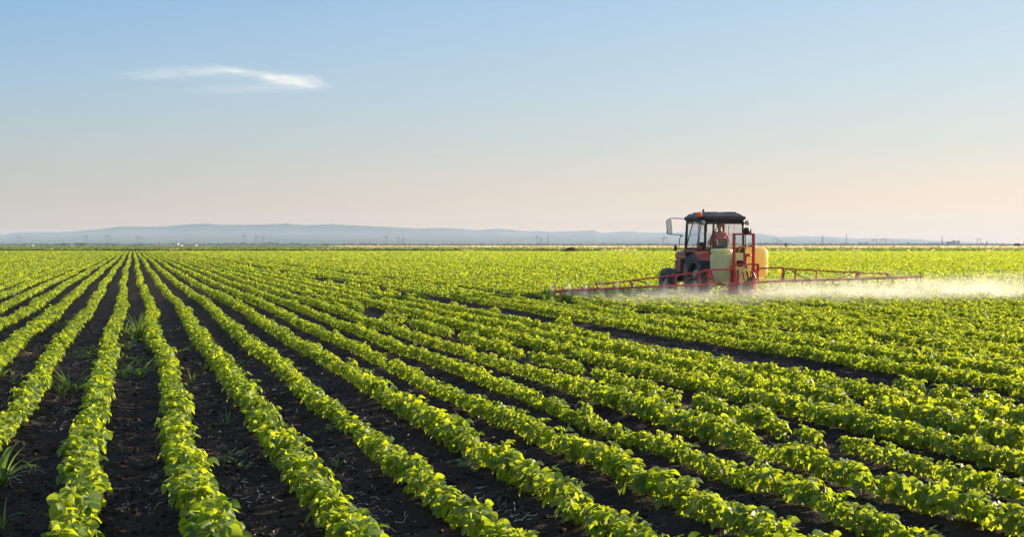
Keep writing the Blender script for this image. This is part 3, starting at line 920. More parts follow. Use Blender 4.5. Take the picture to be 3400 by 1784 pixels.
Ych = 3000; s = Ych / F
root = empty('church', (Ych * (588 - CX) / F, Ych, 0)); tag(root, 'reddish village church with a pointed spire', 'church')
m = MB(); m.box((0, 0, 9 * s / 2), (4 * s, 4 * s, 9 * s)); m.build('tower', M_ROOFR, root)
m = MB(); m.lathe([(2.6 * s, 9 * s), (1.5 * s, 11 * s), (1.0 * s, 13.5 * s), (.12 * s, 21 * s)], 8, smooth=False); m.build('spire', M_ROOFR, root)
m = MB(); m.box((0, 8 * s, 3 * s), (6 * s, 12 * s, 6 * s)); m.prism([(-3.4 * s, 6 * s), (3.4 * s, 6 * s), (0, 9 * s)], 12 * s, Matrix.Translation((0, 14 * s, 0)) @ Matrix.Rotation(math.pi / 2, 4, 'X')); m.build('nave', M_WALLW, root)

Yg = 3200; s = Yg / F
root = empty('grain_works', (Yg * (3165 - CX) / F, Yg, 0)); tag(root, 'hazy grey grain works with blocky silos and small towers', 'factory')
for nm, x0, x1, hh in (('silo_block', -20, 0, 11), ('silo_block', 3, 21, 10), ('tower', -20, -17, 14), ('tower', -9, -6.5, 15), ('tower', 0, 2.6, 17.5), ('tower', 16.5, 18.5, 17)):
    m = MB(); m.box(((x0 + x1) / 2 * s, 0, hh * s / 2), ((x1 - x0) * s, 12, hh * s)); m.build(nm, M_GREY, root, loc=(0, -.5 if nm == 'tower' else 0, 0))
root = empty('silo_tower', (Yg * (3278 - CX) / F, Yg, 0)); tag(root, 'single grey silo tower right of the grain works', 'silo')
m = MB(); m.lathe([(3 * s, 0), (3 * s, 12.5 * s)], 16); m.build('bin', M_GREY, root)
m = MB(); m.box((-1.8 * s, 0, 14 * s), (1.6 * s, 3, 3 * s)); m.build('headhouse', M_GREY, root)
root = empty('church_tower', (Yg * (2968 - CX) / F, Yg, 0)); tag(root, 'faint grey church tower left of the grain works', 'church')
m = MB(); m.box((0, 0, 4 * s), (3 * s, 3 * s, 8 * s)); m.build('tower', M_GREY, root)
m = MB(); m.lathe([(1.7 * s, 8 * s), (.1 * s, 14 * s)], 8, smooth=False); m.build('spire', M_GREY, root)

Ym = 7850; s = Ym / F
root = empty('television_mast', (Ym * (1101 - CX) / F, Ym, (HY - 746) * s)); tag(root, 'thin television mast on the ridge of the hills', 'mast')
m = MB(); m.tube([(0, 0, -4), (0, 0, 6 * s)], [3.2, 2.0], 8); m.build('tower', M_STEEL, root)
m = MB(); m.lathe([(1.5 * s * .9, 4.5 * s), (1.2 * s, 6 * s)], 10); m.build('platform', M_STEEL, root)
m = MB(); m.tube([(0, 0, 6 * s), (0, 0, 23 * s)], [1.5, .7], 8); m.build('antenna', M_STEEL, root)

Ys = CAMH * F / (828.5 - HY); s = Ys / F
root = empty('field_sign', (Ys * (237.5 - CX) / F, Ys, .1), .25); tag(root, 'white field sign on an orange-yellow post in the green crop', 'sign')
m = MB(); m.tube([(0, 0, 0), (0, 0, 13 * s)], .07, 8); m.build('post', simple('orange_post', (.62, .30, .06), .6), root)
m = MB(); m.box((0, -.08, 14.5 * s), (10.5 * s, .05, 5.2 * s), Matrix.Rotation(math.radians(-18), 3, 'X')); m.build('board', simple('white_board', (.80, .78, .75), .5, var=.05), root, .01)

Yb = CAMH * F / (838 - HY)
bx, bz = 5.0 / 2, 1.0
gm = np.linspace(-1, 1, 60)
GX, GY = np.meshgrid(gm, gm)
r2 = np.hypot(GX, GY)
hh = np.clip(1 - r2 ** 1.7, 0, 1) ** .8 * np.where(GX < 0, np.clip(1 + GX * .75, 0, 1), 1)
hh = hh * (.75 + .5 * vnoise(GX * 5 + 9, GY * 5 + 9, 71)) + .10 * (vnoise(GX * 14 + 9, GY * 14 + 9, 72) - .5) * (hh > .02)
nn = 60; idx = (np.arange(nn - 1)[:, None] * nn + np.arange(nn - 1)[None, :]).ravel()
o = link('earth_mound', np_mesh('earth_mound', np.stack([GX.ravel() * bx, GY.ravel() * 1.6, hh.ravel() * bz - .03], 1), np.stack([idx, idx + 1, idx + nn + 1, idx + nn], 1),
         field_mat('mound_soil', [(0.3, (.05, .028, .018)), (.6, (.09, .05, .03)), (.8, (.14, .085, .05))], 3.0, (1, 1, 1), .5), True), None, (Yb * (1892 - CX) / F, Yb, .12))
tag(o, 'heap of brown earth lying in the green field', 'earth mound')

Ya = CAMH * F / (825.5 - HY); s = Ya / F
root = empty('distant_car', (Ya * (3380 - CX) / F, Ya, 1.0), .3); tag(root, 'small dark vehicle crossing the wheat at the right edge', 'car')
M_CARP = simple('dark_car_paint', (.05, .055, .06), .35)
m = MB(); m.prism([(-2.1, .3), (2.1, .3), (2.1, .75), (1.3, .9), (-1.9, .95), (-2.1, .8)], 1.7, Matrix.Translation((0, .85, 0)) @ Matrix.Rotation(math.pi / 2, 4, 'X')); m.build('body', M_CARP, root, .06)
m = MB(); m.prism([(-1.7, .95), (1.1, .92), (.5, 1.45), (-1.4, 1.48)], 1.5, Matrix.Translation((0, .75, 0)) @ Matrix.Rotation(math.pi / 2, 4, 'X')); m.build('cabin', M_DARKW, root, .05)
for sx in (-1.25, 1.25):
    for sy in (-.8, .8):
        m = MB(); m.lathe([(.2, -.1), (.32, -.1), (.33, 0), (.32, .1), (.2, .1)], 16, Matrix.Translation((sx, sy, .33)) @ Matrix.Rotation(math.pi / 2, 4, 'X')); m.build('wheel', M_DARKW, root)

# ------------------------------------------------------------------ cloud (a thin wisp of ice crystals, far outside the haze)
Ycl = 16000; s = Ycl / F
m, n, l, p, o_ = mat_new('cirrus')
n.remove(p)
tc = N(n, 'ShaderNodeTexCoord')
mp = N(n, 'ShaderNodeMapping'); mp.inputs['Scale'].default_value = (1 / s, 1 / s, 1 / s)
l.new(tc.outputs['Object'], mp.inputs['Vector'])           # now in photograph pixels about the cloud's centre
wob = N(n, 'ShaderNodeTexNoise', Scale=.012, Detail=4.0, Roughness=.6)
l.new(mp.outputs[0], wob.inputs['Vector'])
sx = N(n, 'ShaderNodeSeparateXYZ'); l.new(mp.outputs[0], sx.inputs[0])
def M2(op, a, b=None, c=None):
    q = N(n, 'ShaderNodeMath', operation=op)
    for i, t in enumerate((a, b, c)):
        if t is None: continue
        if hasattr(t, 'is_output'): l.new(t, q.inputs[i])
        else: q.inputs[i].default_value = t
    return q.outputs[0]
wv = M2('MULTIPLY_ADD', wob.outputs['Fac'], 9.0, -4.5)
wob2 = N(n, 'ShaderNodeTexNoise', Scale=.05, Detail=5.0, Roughness=.65)
l.new(mp.outputs[0], wob2.inputs['Vector'])
yy = M2('ADD', M2('ADD', sx.outputs['Z'], wv), M2('MULTIPLY_ADD', wob2.outputs['Fac'], 16.0, -8.0))
def streak(x0, z0, x1, z1, wid, dens):
    """soft streak from (x0,z0) to (x1,z1)"""
    L = math.hypot(x1 - x0, z1 - z0); ca, sa = (x1 - x0) / L, (z1 - z0) / L
    dx = M2('SUBTRACT', sx.outputs['X'], (x0 + x1) / 2); dz = M2('SUBTRACT', yy, (z0 + z1) / 2)
    a = M2('ADD', M2('MULTIPLY', dx, ca), M2('MULTIPLY', dz, sa))
    b = M2('SUBTRACT', M2('MULTIPLY', dz, ca), M2('MULTIPLY', dx, sa))
    e = M2('ADD', M2('POWER', M2('ABSOLUTE', M2('DIVIDE', a, L * .5)), 2.6), M2('POWER', M2('ABSOLUTE', M2('DIVIDE', b, wid)), 2.0))
    return M2('MULTIPLY', M2('POWER', 2.718, M2('MULTIPLY', e, -1.0)), dens)
# centre of the cloud stands at photograph pixel (740, 262)
d = None
for a in [(0, 30, 150, 14, 6, .9), (110, 16, 200, -4, 8, .9), (150, 4, 300, -4, 13, .9), (140, -6, 320, -20, 14, .9), (210, 2, 300, -26, 8, .6), (-110, 24, 60, 30, 10, .55), (-330, 12, -110, 16, 12, .4), (-60, -36, 220, -26, 10, .55), (-240, 26, 90, 20, 18, .28), (290, 8, 330, -10, 6, .3)]:
    st = streak(*a)
    d = st if d is None else M2('ADD', d, st)
fine = N(n, 'ShaderNodeTexNoise', Scale=.03, Detail=7.0, Roughness=.65)
mp2 = N(n, 'ShaderNodeMapping'); mp2.inputs['Scale'].default_value = (.35, .6, 3.2); mp2.inputs['Rotation'].default_value = (0, .08, 0)
l.new(mp.outputs[0], mp2.inputs['Vector']); l.new(mp2.outputs[0], fine.inputs['Vector'])
fr = N(n, 'ShaderNodeMapRange'); fr.inputs[1].default_value = .36; fr.inputs[2].default_value = .64; fr.inputs[3].default_value = .0; fr.inputs[4].default_value = 1.8
l.new(fine.outputs['Fac'], fr.inputs[0])
ey = M2('POWER', 2.718, M2('MULTIPLY', M2('POWER', M2('DIVIDE', sx.outputs['Y'], 60.0), 2.0), -1.0))
den = M2('MULTIPLY', M2('MULTIPLY', d, fr.outputs[0]), ey)
den = M2('MULTIPLY', den, .40 / (100 * s))
vol = N(n, 'ShaderNodeVolumePrincipled'); vol.inputs['Color'].default_value = (1, 1, 1, 1); vol.inputs['Anisotropy'].default_value = .2
l.new(den, vol.inputs['Density']); l.new(vol.outputs[0], o_.inputs['Volume'])
mb = MB()
vs, fs = [], []
mb.lathe([(1, -130), (430, -105), (470, -60), (470, 60), (430, 105), (1, 130)], 28, Matrix.Scale(s, 4) @ Matrix.Rotation(math.pi / 2, 4, 'X') @ Matrix.Diagonal((1, .2, 1, 1)))
o = mb.build('cloud', m, None, loc=at(740, 262, Ycl))
tag(o, 'thin white wisp of cloud alone in the blue sky', 'cloud')
CLOUD = o

# ------------------------------------------------------------------ air
m, n, l, p, o_ = mat_new('hazy_air')
n.remove(p)
vol = N(n, 'ShaderNodeVolumePrincipled'); vol.inputs['Color'].default_value = (.52, .65, .86, 1); vol.inputs['Density'].default_value = 0.8e-4; vol.inputs['Anisotropy'].default_value = .1
l.new(vol.outputs[0], o_.inputs['Volume'])
mb = MB(); mb.box((0, 4500, 106), (24000, 9800, 214))
HAZE = mb.build('haze', m); tag(HAZE, kind='stuff', label='pale summer haze over the plain', cat='haze')

m, n, l, p, o_ = mat_new('morning_mist')
n.remove(p)
vol = N(n, 'ShaderNodeVolumePrincipled'); vol.inputs['Color'].default_value = (.63, .75, .94, 1); vol.inputs['Density'].default_value = 0.8e-4
l.new(vol.outputs[0], o_.inputs['Volume'])
mb = MB(); mb.box((0, 5750, 36), (22000, 3900, 68))
tag(mb.build('valley_mist', m), kind='stuff', label='paler mist lying along the foot of the hills', cat='mist')
# ------------------------------------------------------------------ tractor
TP = Vector((6.58, 40.26, 0.0))
DV, NVEC = Vector((-ST, CT, 0)), Vector((CT, ST, 0))
def _ray(px, py): return Vector((0, 0, CAMH)), Vector(((px - CX) / F, 1, (HY - py) / F))
def on_y(px, py, yl):
    """point of the tractor's own frame, on the cross plane yl behind/ahead of the rear axle"""
    o, d = _ray(px, py)
    t = (yl - (o - TP).dot(DV)) / d.dot(DV)
    w = o + d * t - TP
    return Vector((w.dot(NVEC), yl, w.z))
def on_x(px, py, xl):
    o, d = _ray(px, py)
    t = (xl - (o - TP).dot(NVEC)) / d.dot(NVEC)
    w = o + d * t - TP
    return Vector((xl, w.dot(DV), w.z))
def z1(zx, zy): return 2150 + zx / 4.096, 680 + zy / 4.096       # pixels measured in an enlargement
M_RED = simple('tractor_red', (.46, .075, .055), .42, var=.18, scale=4, dirt=(.22, .12, .08))
M_FRED = simple('faded_red', (.52, .16, .11), .45, var=.2, scale=4, dirt=(.30, .16, .11))
M_BLACK = simple('cab_black', (.018, .018, .020), .45, var=.2, scale=6, dirt=(.06, .05, .042))
M_RUBBER = simple('rubber_flap', (.022, .022, .026), .7, var=.2, scale=6)
M_TYRE = simple('dusty_tyre', (.11, .10, .088), .9, var=.3, scale=5, dirt=(.34, .29, .24), bump=.3)
M_RIM = simple('grey_rim', (.42, .42, .43), .5, .2, scale=9, dirt=(.14, .11, .085))
M_BARREL = simple('shaded_rim_barrel', (.10, .085, .065), .8, .1, scale=7, dirt=(.05, .04, .035))  # shade inside the deep rim put into its dark colour, with dirt
M_ROOF = simple('roof_plastic', (.055, .065, .085), .42, var=.2, scale=4, dirt=(.11, .10, .095))
M_IRON = simple('dark_iron', (.035, .032, .03), .7, var=.3, scale=7, dirt=(.08, .06, .045))
M_CHROME = simple('steel', (.42, .42, .42), .45, .5, var=.1)
M_SEAT = simple('grey_seat', (.13, .13, .14), .8, var=.15)
def plastic(name, c, t, mix=.5, rough=.35):
    m, n, l, p, o = mat_new(name)
    tc = N(n, 'ShaderNodeTexCoord')
    nz = N(n, 'ShaderNodeTexNoise', Scale=3.0, Detail=6.0); l.new(tc.outputs['Object'], nz.inputs['Vector'])
    st = N(n, 'ShaderNodeTexNoise', Scale=7.0, Detail=6.0, Roughness=.7)
    mp = N(n, 'ShaderNodeMapping'); mp.inputs['Scale'].default_value = (1.6, 1.6, .18); l.new(tc.outputs['Object'], mp.inputs['Vector']); l.new(mp.outputs[0], st.inputs['Vector'])
    r = ramp(n, [(.3, tuple(x * .85 for x in c)), (.7, tuple(min(1, x * 1.1) for x in c))]); l.new(nz.outputs['Fac'], r.inputs[0])
    d = ramp(n, [(.52, (1, 1, 1)), (.72, (.66, .62, .55))]); l.new(st.outputs['Fac'], d.inputs[0])
    mx = N(n, 'ShaderNodeMixRGB', blend_type='MULTIPLY'); mx.inputs[0].default_value = 1; l.new(r.outputs[0], mx.inputs[1]); l.new(d.outputs[0], mx.inputs[2])
    l.new(mx.outputs[0], p.inputs['Base Color']); p.inputs['Roughness'].default_value = rough
    tr = N(n, 'ShaderNodeBsdfTranslucent'); tr.inputs['Color'].default_value = (*t, 1)
    ms = N(n, 'ShaderNodeMixShader'); ms.inputs[0].default_value = mix
    l.new(p.outputs[0], ms.inputs[1]); l.new(tr.outputs[0], ms.inputs[2]); l.new(ms.outputs[0], o.inputs['Surface'])
    return m
M_TANKL = plastic('pale_yellow_tank', (.92, .90, .56), (.97, .92, .50), .5)
M_TANKR = plastic('sunlit_yellow_tank', (.92, .76, .34), (.98, .80, .30), .5)  # right tank's sunlit glow put into a warmer colour than its neighbours
M_YHOSE = plastic('yellow_hose', (.70, .42, .05), (.9, .55, .06), .35)
M_ORANGE = plastic('orange_lens', (.85, .22, .01), (1, .35, .02), .5, .15)
M_REDL = plastic('red_lens', (.60, .02, .015), (.9, .05, .03), .4, .15)
def glass_mat(name, tint, refl=.08):
    m, n, l, p, o = mat_new(name); n.remove(p)
    t = N(n, 'ShaderNodeBsdfTransparent'); t.inputs[0].default_value = (*tint, 1)
    g = N(n, 'ShaderNodeBsdfGlossy', Roughness=.03)
    d = N(n, 'ShaderNodeBsdfDiffuse'); d.inputs[0].default_value = (.5, .48, .44, 1)
    lw = N(n, 'ShaderNodeLayerWeight', Blend=.25)
    ad = N(n, 'ShaderNodeMath', operation='MULTIPLY_ADD'); ad.inputs[1].default_value = .3; ad.inputs[2].default_value = refl; l.new(lw.outputs['Fresnel'], ad.inputs[0])
    a = N(n, 'ShaderNodeMixShader'); l.new(ad.outputs[0], a.inputs[0]); l.new(t.outputs[0], a.inputs[1]); l.new(g.outputs[0], a.inputs[2])
    nz = N(n, 'ShaderNodeTexNoise', Scale=5.0, Detail=6.0); tc = N(n, 'ShaderNodeTexCoord'); l.new(tc.outputs['Object'], nz.inputs['Vector'])
    mr = N(n, 'ShaderNodeMapRange'); mr.inputs[1].default_value = .4; mr.inputs[2].default_value = .8; mr.inputs[3].default_value = .005; mr.inputs[4].default_value = .035; l.new(nz.outputs['Fac'], mr.inputs[0])
    b = N(n, 'ShaderNodeMixShader'); l.new(mr.outputs[0], b.inputs[0]); l.new(a.outputs[0], b.inputs[1]); l.new(d.outputs[0], b.inputs[2])
    l.new(b.outputs[0], o.inputs['Surface']); return m
M_GLASS = glass_mat('cab_glass', (.97, .98, .98), .03)
M_GLASS2 = glass_mat('sky_reflection_glass', (.88, .93, .98), .14)  # blue of the reflected sky put into this pane's tint
M_LENS = simple('lamp_lens', (.55, .52, .46), .15, .3, var=.1, scale=20)
M_MIRROR = simple('mirror_glass', (.85, .80, .66), .22, 1.0, var=.04)

TR = empty('tractor', TP, TH)
tag(TR, 'red tractor with black cab driving away through the soybeans', 'tractor')
RX = Matrix.Rotation(math.pi / 2, 4, 'Y')
def wheel(name, x, y, R, wid, rimr, side, lugs, z=None):
    w = empty(name, (x, y, (z if z is not None else R - .03)), 0, TR)
    h = wid / 2
    m = MB()
    prof = [(rimr - .01, -h * .72), (rimr + .05, -h * .92), (R * .86, -h), (R * .94, -h * .93), (R * .97, -h * .7), (R * .975, 0), (R * .97, h * .7), (R * .94, h * .93), (R * .86, h), (rimr + .05, h * .92), (rimr - .01, h * .72)]
    m.lathe(prof, 40, RX, closed=True)
    for k in range(lugs):
        for sd in (-1, 1):
            a = 2 * math.pi * (k + (.5 if sd > 0 else 0)) / lugs
            for q, (wx, da, rr) in enumerate(((.22, 0.0, R * .985), (.58, .6 * math.pi / lugs, R * .98), (.88, 1.15 * math.pi / lugs, R * .95))):
                t = a + da
                Mx = Matrix.Rotation(t, 4, 'X') @ Matrix.Translation((sd * h * wx, 0, rr - .012)) @ Matrix.Rotation(sd * -.62, 4, 'Z')
                m.add([(-h * .24, -R * .032, -.03), (h * .24, -R * .032, -.03), (h * .24, R * .032, -.03), (-h * .24, R * .032, -.03),
                       (-h * .22, -R * .026, R * .028), (h * .22, -R * .026, R * .028), (h * .22, R * .026, R * .028), (-h * .22, R * .026, R * .028)],
                      [(3, 2, 1, 0), (4, 5, 6, 7), (0, 1, 5, 4), (1, 2, 6, 5), (2, 3, 7, 6), (3, 0, 4, 7)], False, Mx)
    m.build('tyre', M_TYRE, w)
    m = MB()
    s = side
    pr = [(rimr + .015, s * h * .80), (rimr - .015, s * h * .78), (rimr - .04, s * h * .45), (rimr - .055, s * h * .02), (rimr * .62, -s * h * .05), (rimr * .5, s * h * .15), (rimr * .42, s * h * .2), (rimr * .38, s * h * .55), (.02, s * h * .6)]
    m.lathe(pr[3:], 32, RX)
    for k in range(8):
        t = 2 * math.pi * k / 8
        m.lathe([(.022, s * h * .18), (.022, s * h * .32), (.005, s * h * .34)], 8, RX @ Matrix.Translation((rimr * .46 * math.cos(t), rimr * .46 * math.sin(t), 0)))
    m.build('rim_disc', M_RIM, w)
    m = MB(); m.lathe([(rimr + .015, s * h * .80), (rimr - .015, s * h * .78), (rimr - .03, s * h * .3), (rimr - .06, s * h * .04), (rimr - .03, -s * h * .5), (rimr + .01, -s * h * .78), (rimr + .03, -s * h * .5), (rimr + .03, s * h * .5)], 36, RX, closed=True)
    m.build('rim', M_BARREL, w)
    return w
wheel('rear_wheel', -.73, 0, .72, .40, .40, -1, 18)
wheel('rear_wheel', .73, 0, .72, .40, .40, 1, 18)
wheel('front_wheel', -.68, 2.45, .46, .30, .21, -1, 16)
wheel('front_wheel', .68, 2.45, .46, .30, .21, 1, 16)

m = MB()
m.box((0, .2, .80), (.52, 1.5, .52)); m.box((0, 1.7, .72), (.40, 1.8, .40)); m.box((0, 2.45, .48), (1.2, .16, .16)); m.box((0, 2.75, .70), (.46, .5, .34))
m.tube([(-.6, 0, .76), (.6, 0, .76)], .12, 12); m.tube([(-.34, .6, .55), (-.34, 1.4, .5)], .09, 8)
m.box((0, 2.0, .98), (.44, 1.1, .40)); m.tube([(-.24, 1.5, 1.0), (-.24, 2.2, .98)], .05, 8); m.box((-.26, 1.85, .86), (.08, .35, .22))
m.box((-.42, 1.0, .62), (.3, .5, .3))
m.build('chassis', M_IRON, TR, .015)
m = MB(); m.prism([(1.0, 1.17), (2.68, 1.17), (2.72, 1.36), (2.55, 1.44), (1.0, 1.50)], .64, Matrix.Translation((.32, 0, 0)) @ Matrix(((0, 0, -1, 0), (1, 0, 0, 0), (0, 1, 0, 0), (0, 0, 0, 1))))
hood = m.build('hood', M_FRED, TR, .05, seg=3)
m = MB(); m.box((0, 2.48, .94), (.655, .44, .45)); gp = m.build('grille_panel', M_FRED, TR, .03)
m = MB()
for q in range(5):
    for sx in (-1, 1): m.box((sx * .329, 2.47, 1.10 - q * .085), (.012, .20, .038))
m.build('louvre', M_IRON, gp)
m = MB(); m.box((0, 2.705, .94), (.5, .012, .36)); m.build('radiator_mesh', M_IRON, gp)

# fenders: flat top, sloping back, rubber flap
for s in (-1, 1):
    pr = [(.58, 1.50), (-.22, 1.515), (-.66, 1.19), (-.66, 1.165), (-.215, 1.485), (.58, 1.47)]
    m = MB(); x0 = s * .50 if s > 0 else -.97
    YZ = lambda x: Matrix.Translation((x, 0, 0)) @ Matrix(((0, 0, 1, 0), (1, 0, 0, 0), (0, 1, 0, 0), (0, 0, 0, 1)))
    m.prism(pr, .47, YZ(x0)); f = m.build('fender', M_RED, TR, .006)
    m = MB(); m.prism([(.58, 1.50), (-.22, 1.515), (-.66, 1.19), (-.62, 1.14), (-.2, 1.42), (.58, 1.42)], .02, YZ(s * .975 - .01)); m.build('fender_edge', simple('fender_trim', (.30, .045, .075), .4), f)
    m = MB(); m.prism([(-.655, 1.17), (-.80, .82), (-.785, .81), (-.64, 1.155)], .45, YZ(x0 + .01)); m.build('mud_flap', M_RUBBER, f)
    m = MB(); m.prism([(.58, 1.46), (-.2, 1.47), (-.58, 1.15), (-.5, .8), (.5, .75)], .03, YZ(s * .49 - .015)); m.build('inner_panel', M_BLACK, f)

# cab
XC, YB, YF, ZB, ZT = .665, -.42, 1.05, 1.54, 2.44
m = MB()
for s in (-1, 1):
    m.bar((s * XC, YB, ZB - .06), (s * (XC - .02), YB + .02, ZT), .085, .07)
    m.bar((s * (XC + .01), YF, 1.42), (s * (XC - .02), YF - .08, ZT), .07, .06)
    m.bar((s * (XC + .01), YF, 1.44), (s * (XC - .12), YF - .12, .82), .07, .06)
    m.bar((s * XC, YB, ZB), (s * XC, YF, ZB), .06, .07)
    m.bar((s * (XC - .02), YB, ZT - .03), (s * (XC - .02), YF - .08, ZT - .03), .06, .09)
m.bar((-XC, YB, ZB - .02), (XC, YB, ZB - .02), .06, .08); m.bar((-XC, YB + .02, ZT - .06), (XC, YB + .02, ZT - .06), .07, .13)
m.bar((-XC, YF, 1.46), (XC, YF, 1.46), .06, .08); m.bar((-XC, YF - .08, ZT - .05), (XC, YF - .08, ZT - .05), .06, .12)
m.bar((-.22, YF + .01, 1.48), (-.22, YF - .06, ZT - .06), .05, .05); m.bar((.30, YF + .01, 1.48), (.30, YF - .06, ZT - .06), .06, .06)
# rounded corners of the back window
for sx in (-1, 1):
    for zc, sz in ((ZB + .06, 1), (ZT - .15, -1)):
        m.prism([(0, 0), (.10, 0), (.045, .018), (.018, .045), (0, .10)], .05, Matrix.Translation((sx * (XC - .045), YB + .03, zc - .045 * sz)) @ Matrix(((-sx, 0, 0, 0), (0, 0, -1, 0), (0, sz, 0, 0), (0, 0, 0, 1))))
cabf = m.build('cab_frame', M_BLACK, TR, .012)
m = MB(); m.box((0, .32, 1.0), (1.0, 1.5, .06)); m.box((0, .80, 1.28), (.7, .3, .36)); m.box((0, 1.0, 1.25), (1.3, .06, .46)); m.box((0, -.40, 1.32), (1.0, .05, .40)); m.build('cab_floor', M_BLACK, TR, .01)
m = MB(); m.box((0, YB - .02, (ZB + ZT - .1) / 2), (2 * XC - .1, .008, ZT - ZB - .12)); m.build('rear_window', M_GLASS, TR)
m = MB(); m.box((0, YF - .035, (1.5 + ZT) / 2), (2 * XC - .1, .008, ZT - 1.56)); m.build('windscreen', M_GLASS, TR)
m = MB(); m.box((XC, (YB + YF) / 2, (ZB + ZT) / 2), (.008, YF - YB - .14, ZT - ZB - .1)); m.build('side_window', M_GLASS, TR)
# left side: front quarter light, slanted middle pane with black edges, rear light
a0, a1 = on_x(2303, 735, -XC), on_x(2281, 820, -XC)
b0, b1 = on_x(2331, 745, -XC), on_x(2315, 820, -XC)
def side_pane(name, pts, mat, x=-XC):
    m = MB(); m.prism([(p[1], p[2]) for p in pts], .008, YZ(x)); return m.build(name, mat, TR)
side_pane('side_window', [Vector((0, YF - .08, ZT - .1)), a0, a1, Vector((0, YF - .06, ZB + .04))], M_GLASS)
dp = side_pane('side_window', [a0, b0, b1, a1], M_GLASS2, -XC - .02)
side_pane('side_window', [b0, Vector((0, YB + .05, ZT - .1)), Vector((0, YB + .05, ZB + .04)), b1], M_GLASS)
m = MB(); m.bar(a0 + Vector((-.02, 0, 0)), a1 + Vector((-.02, 0, 0)), .02, .02); m.bar(b0 + Vector((-.02, 0, 0)), b1 + Vector((-.02, 0, 0)), .02, .02); m.build('pane_edge', M_BLACK, dp)
m = MB(); m.tube([(XC - .03, .45, 2.28), (XC - .09, .45, 2.26), (XC - .09, .45, 1.98), (XC - .03, .45, 1.96)], .012, 6); m.build('door_handle', M_BLACK, TR)

# roof
m = MB(); m.prism([(-.715, -.50), (.69, -.50), (.69, 1.06), (.63, 1.16), (-.66, 1.16), (-.715, 1.06)], .12, Matrix.Translation((0, 0, 2.445)))
rf = m.build('roof', M_BLACK, TR, .035, seg=3)
m = MB(); m.add([(-.67, -.44, 2.568), (.645, -.44, 2.568), (.645, 1.08, 2.568), (-.67, 1.08, 2.568), (-.58, -.32, 2.66), (.555, -.32, 2.66), (.555, .98, 2.66), (-.58, .98, 2.66)],
                [(3, 2, 1, 0), (4, 5, 6, 7), (0, 1, 5, 4), (1, 2, 6, 5), (2, 3, 7, 6), (3, 0, 4, 7)])
m.box((-.32, .3, 2.675), (.40, 1.1, .05)); m.box((.33, .3, 2.675), (.36, 1.1, .06))
m.build('roof_cap', M_ROOF, rf, .022)
m = MB(); m.bar((-.70, -.515, 2.505), (.68, -.515, 2.505), .02, .08); m.build('rear_trim', simple('brown_trim', (.10, .055, .04), .55), rf)
p = on_x(*z1(760, 100), -.2); m = MB(); m.lathe([(.035, 0), (.04, .05), (.02, .09)], 10, Matrix.Translation((-.25, .6, 2.72))); m.build('roof_knob', M_BLACK, rf)

p = on_x(*z1(706, 178), -.84)
bc = MB(); bc.lathe([(.062, 0), (.075, .02), (.075, .03)], 18, Matrix.Translation(p)); bc.bar(p + Vector((0, 0, .0)), p + Vector((.2, 0, -.0)), .04, .03); bo = bc.build('beacon', M_BLACK, TR)
m = MB(); m.lathe([(.072, .03), (.075, .13), (.066, .17), (.03, .185)], 18, Matrix.Translation(p)); m.build('beacon_lens', M_ORANGE, bo)
RB = Matrix.Rotation(math.pi / 2, 4, 'X')
for (zx, zy, yl, xa) in ((760, 243, -.53, -.66), (1360, 246, -.50, .665)):
    p = on_y(*z1(zx, zy), yl)
    m = MB(); m.lathe([(.03, -.10), (.07, -.06), (.08, 0), (.074, .012)], 20, Matrix.Translation(p) @ RB); m.tube([p + Vector((0, .05, 0)), Vector((xa, YB - .01, p.z))], .014, 6)
    wo = m.build('work_light', M_BLACK, TR)
    m = MB(); m.lathe([(.072, .013), (.05, .024), (.005, .028)], 20, Matrix.Translation(p) @ RB); m.build('lens', M_LENS, wo)
# tail lamp: amber and red halves in a black box, plus a small box behind it
p = on_y(*z1(735, 580), -.30)
m = MB(); m.box(p, (.26, .07, .12)); tl = m.build('tail_light', M_BLACK, TR, .008)
m = MB(); m.box(p + Vector((-.06, -.042, 0)), (.11, .016, .10)); m.build('amber_lens', M_ORANGE, tl)
m = MB(); m.box(p + Vector((.06, -.042, 0)), (.11, .016, .10)); m.build('red_lens', M_REDL, tl)
p = on_y(*z1(1385, 595), -.30)
m = MB(); m.box((.84, -.30, p.z - .03), (.26, .07, .12)); tl = m.build('tail_light', M_BLACK, TR, .008)
m = MB(); m.box((.78, -.342, p.z - .03), (.11, .016, .10)); m.build('red_lens', M_REDL, tl)
p = on_y(*z1(722, 535), -.15); m = MB(); m.prism([(-.08, -.06), (.08, -.06), (.05, .06), (-.06, .06)], .12, Matrix.Translation(p) @ RB); m.build('tool_box', M_BLACK, TR, .01)
# mirror on its bracket
ym = 1.02
q = [on_y(*z1(a, b), ym) for a, b in ((492, 190), (330, 184), (292, 192), (278, 215), (268, 330), (262, 390), (290, 400), (470, 414))]
m = MB(); m.tube(q, .013, 8); mo = m.build('mirror', M_BLACK, TR)
c = on_y(*z1(295, 302), ym - .02)
RM = Matrix.Translation(c) @ Matrix.Rotation(math.radians(-4), 4, 'Y') @ Matrix.Rotation(math.radians(-2.5), 4, 'X') @ Matrix.Rotation(math.radians(-10), 4, 'Z') @ RB
def rrect(w, h, r, k=5):
    o = []
    for cx, cy, a in ((w - r, h - r, 0), (-w + r, h - r, 90), (-w + r, -h + r, 180), (w - r, -h + r, 270)):
        for i in range(k + 1):
            t = math.radians(a + 90 * i / k); o.append((cx + r * math.cos(t), cy + r * math.sin(t)))
    return o
m = MB(); m.prism(rrect(.085, .24, .05), .035, RM @ Matrix.Translation((0, 0, -.02))); hb = m.build('mirror_housing', M_BLACK, mo)
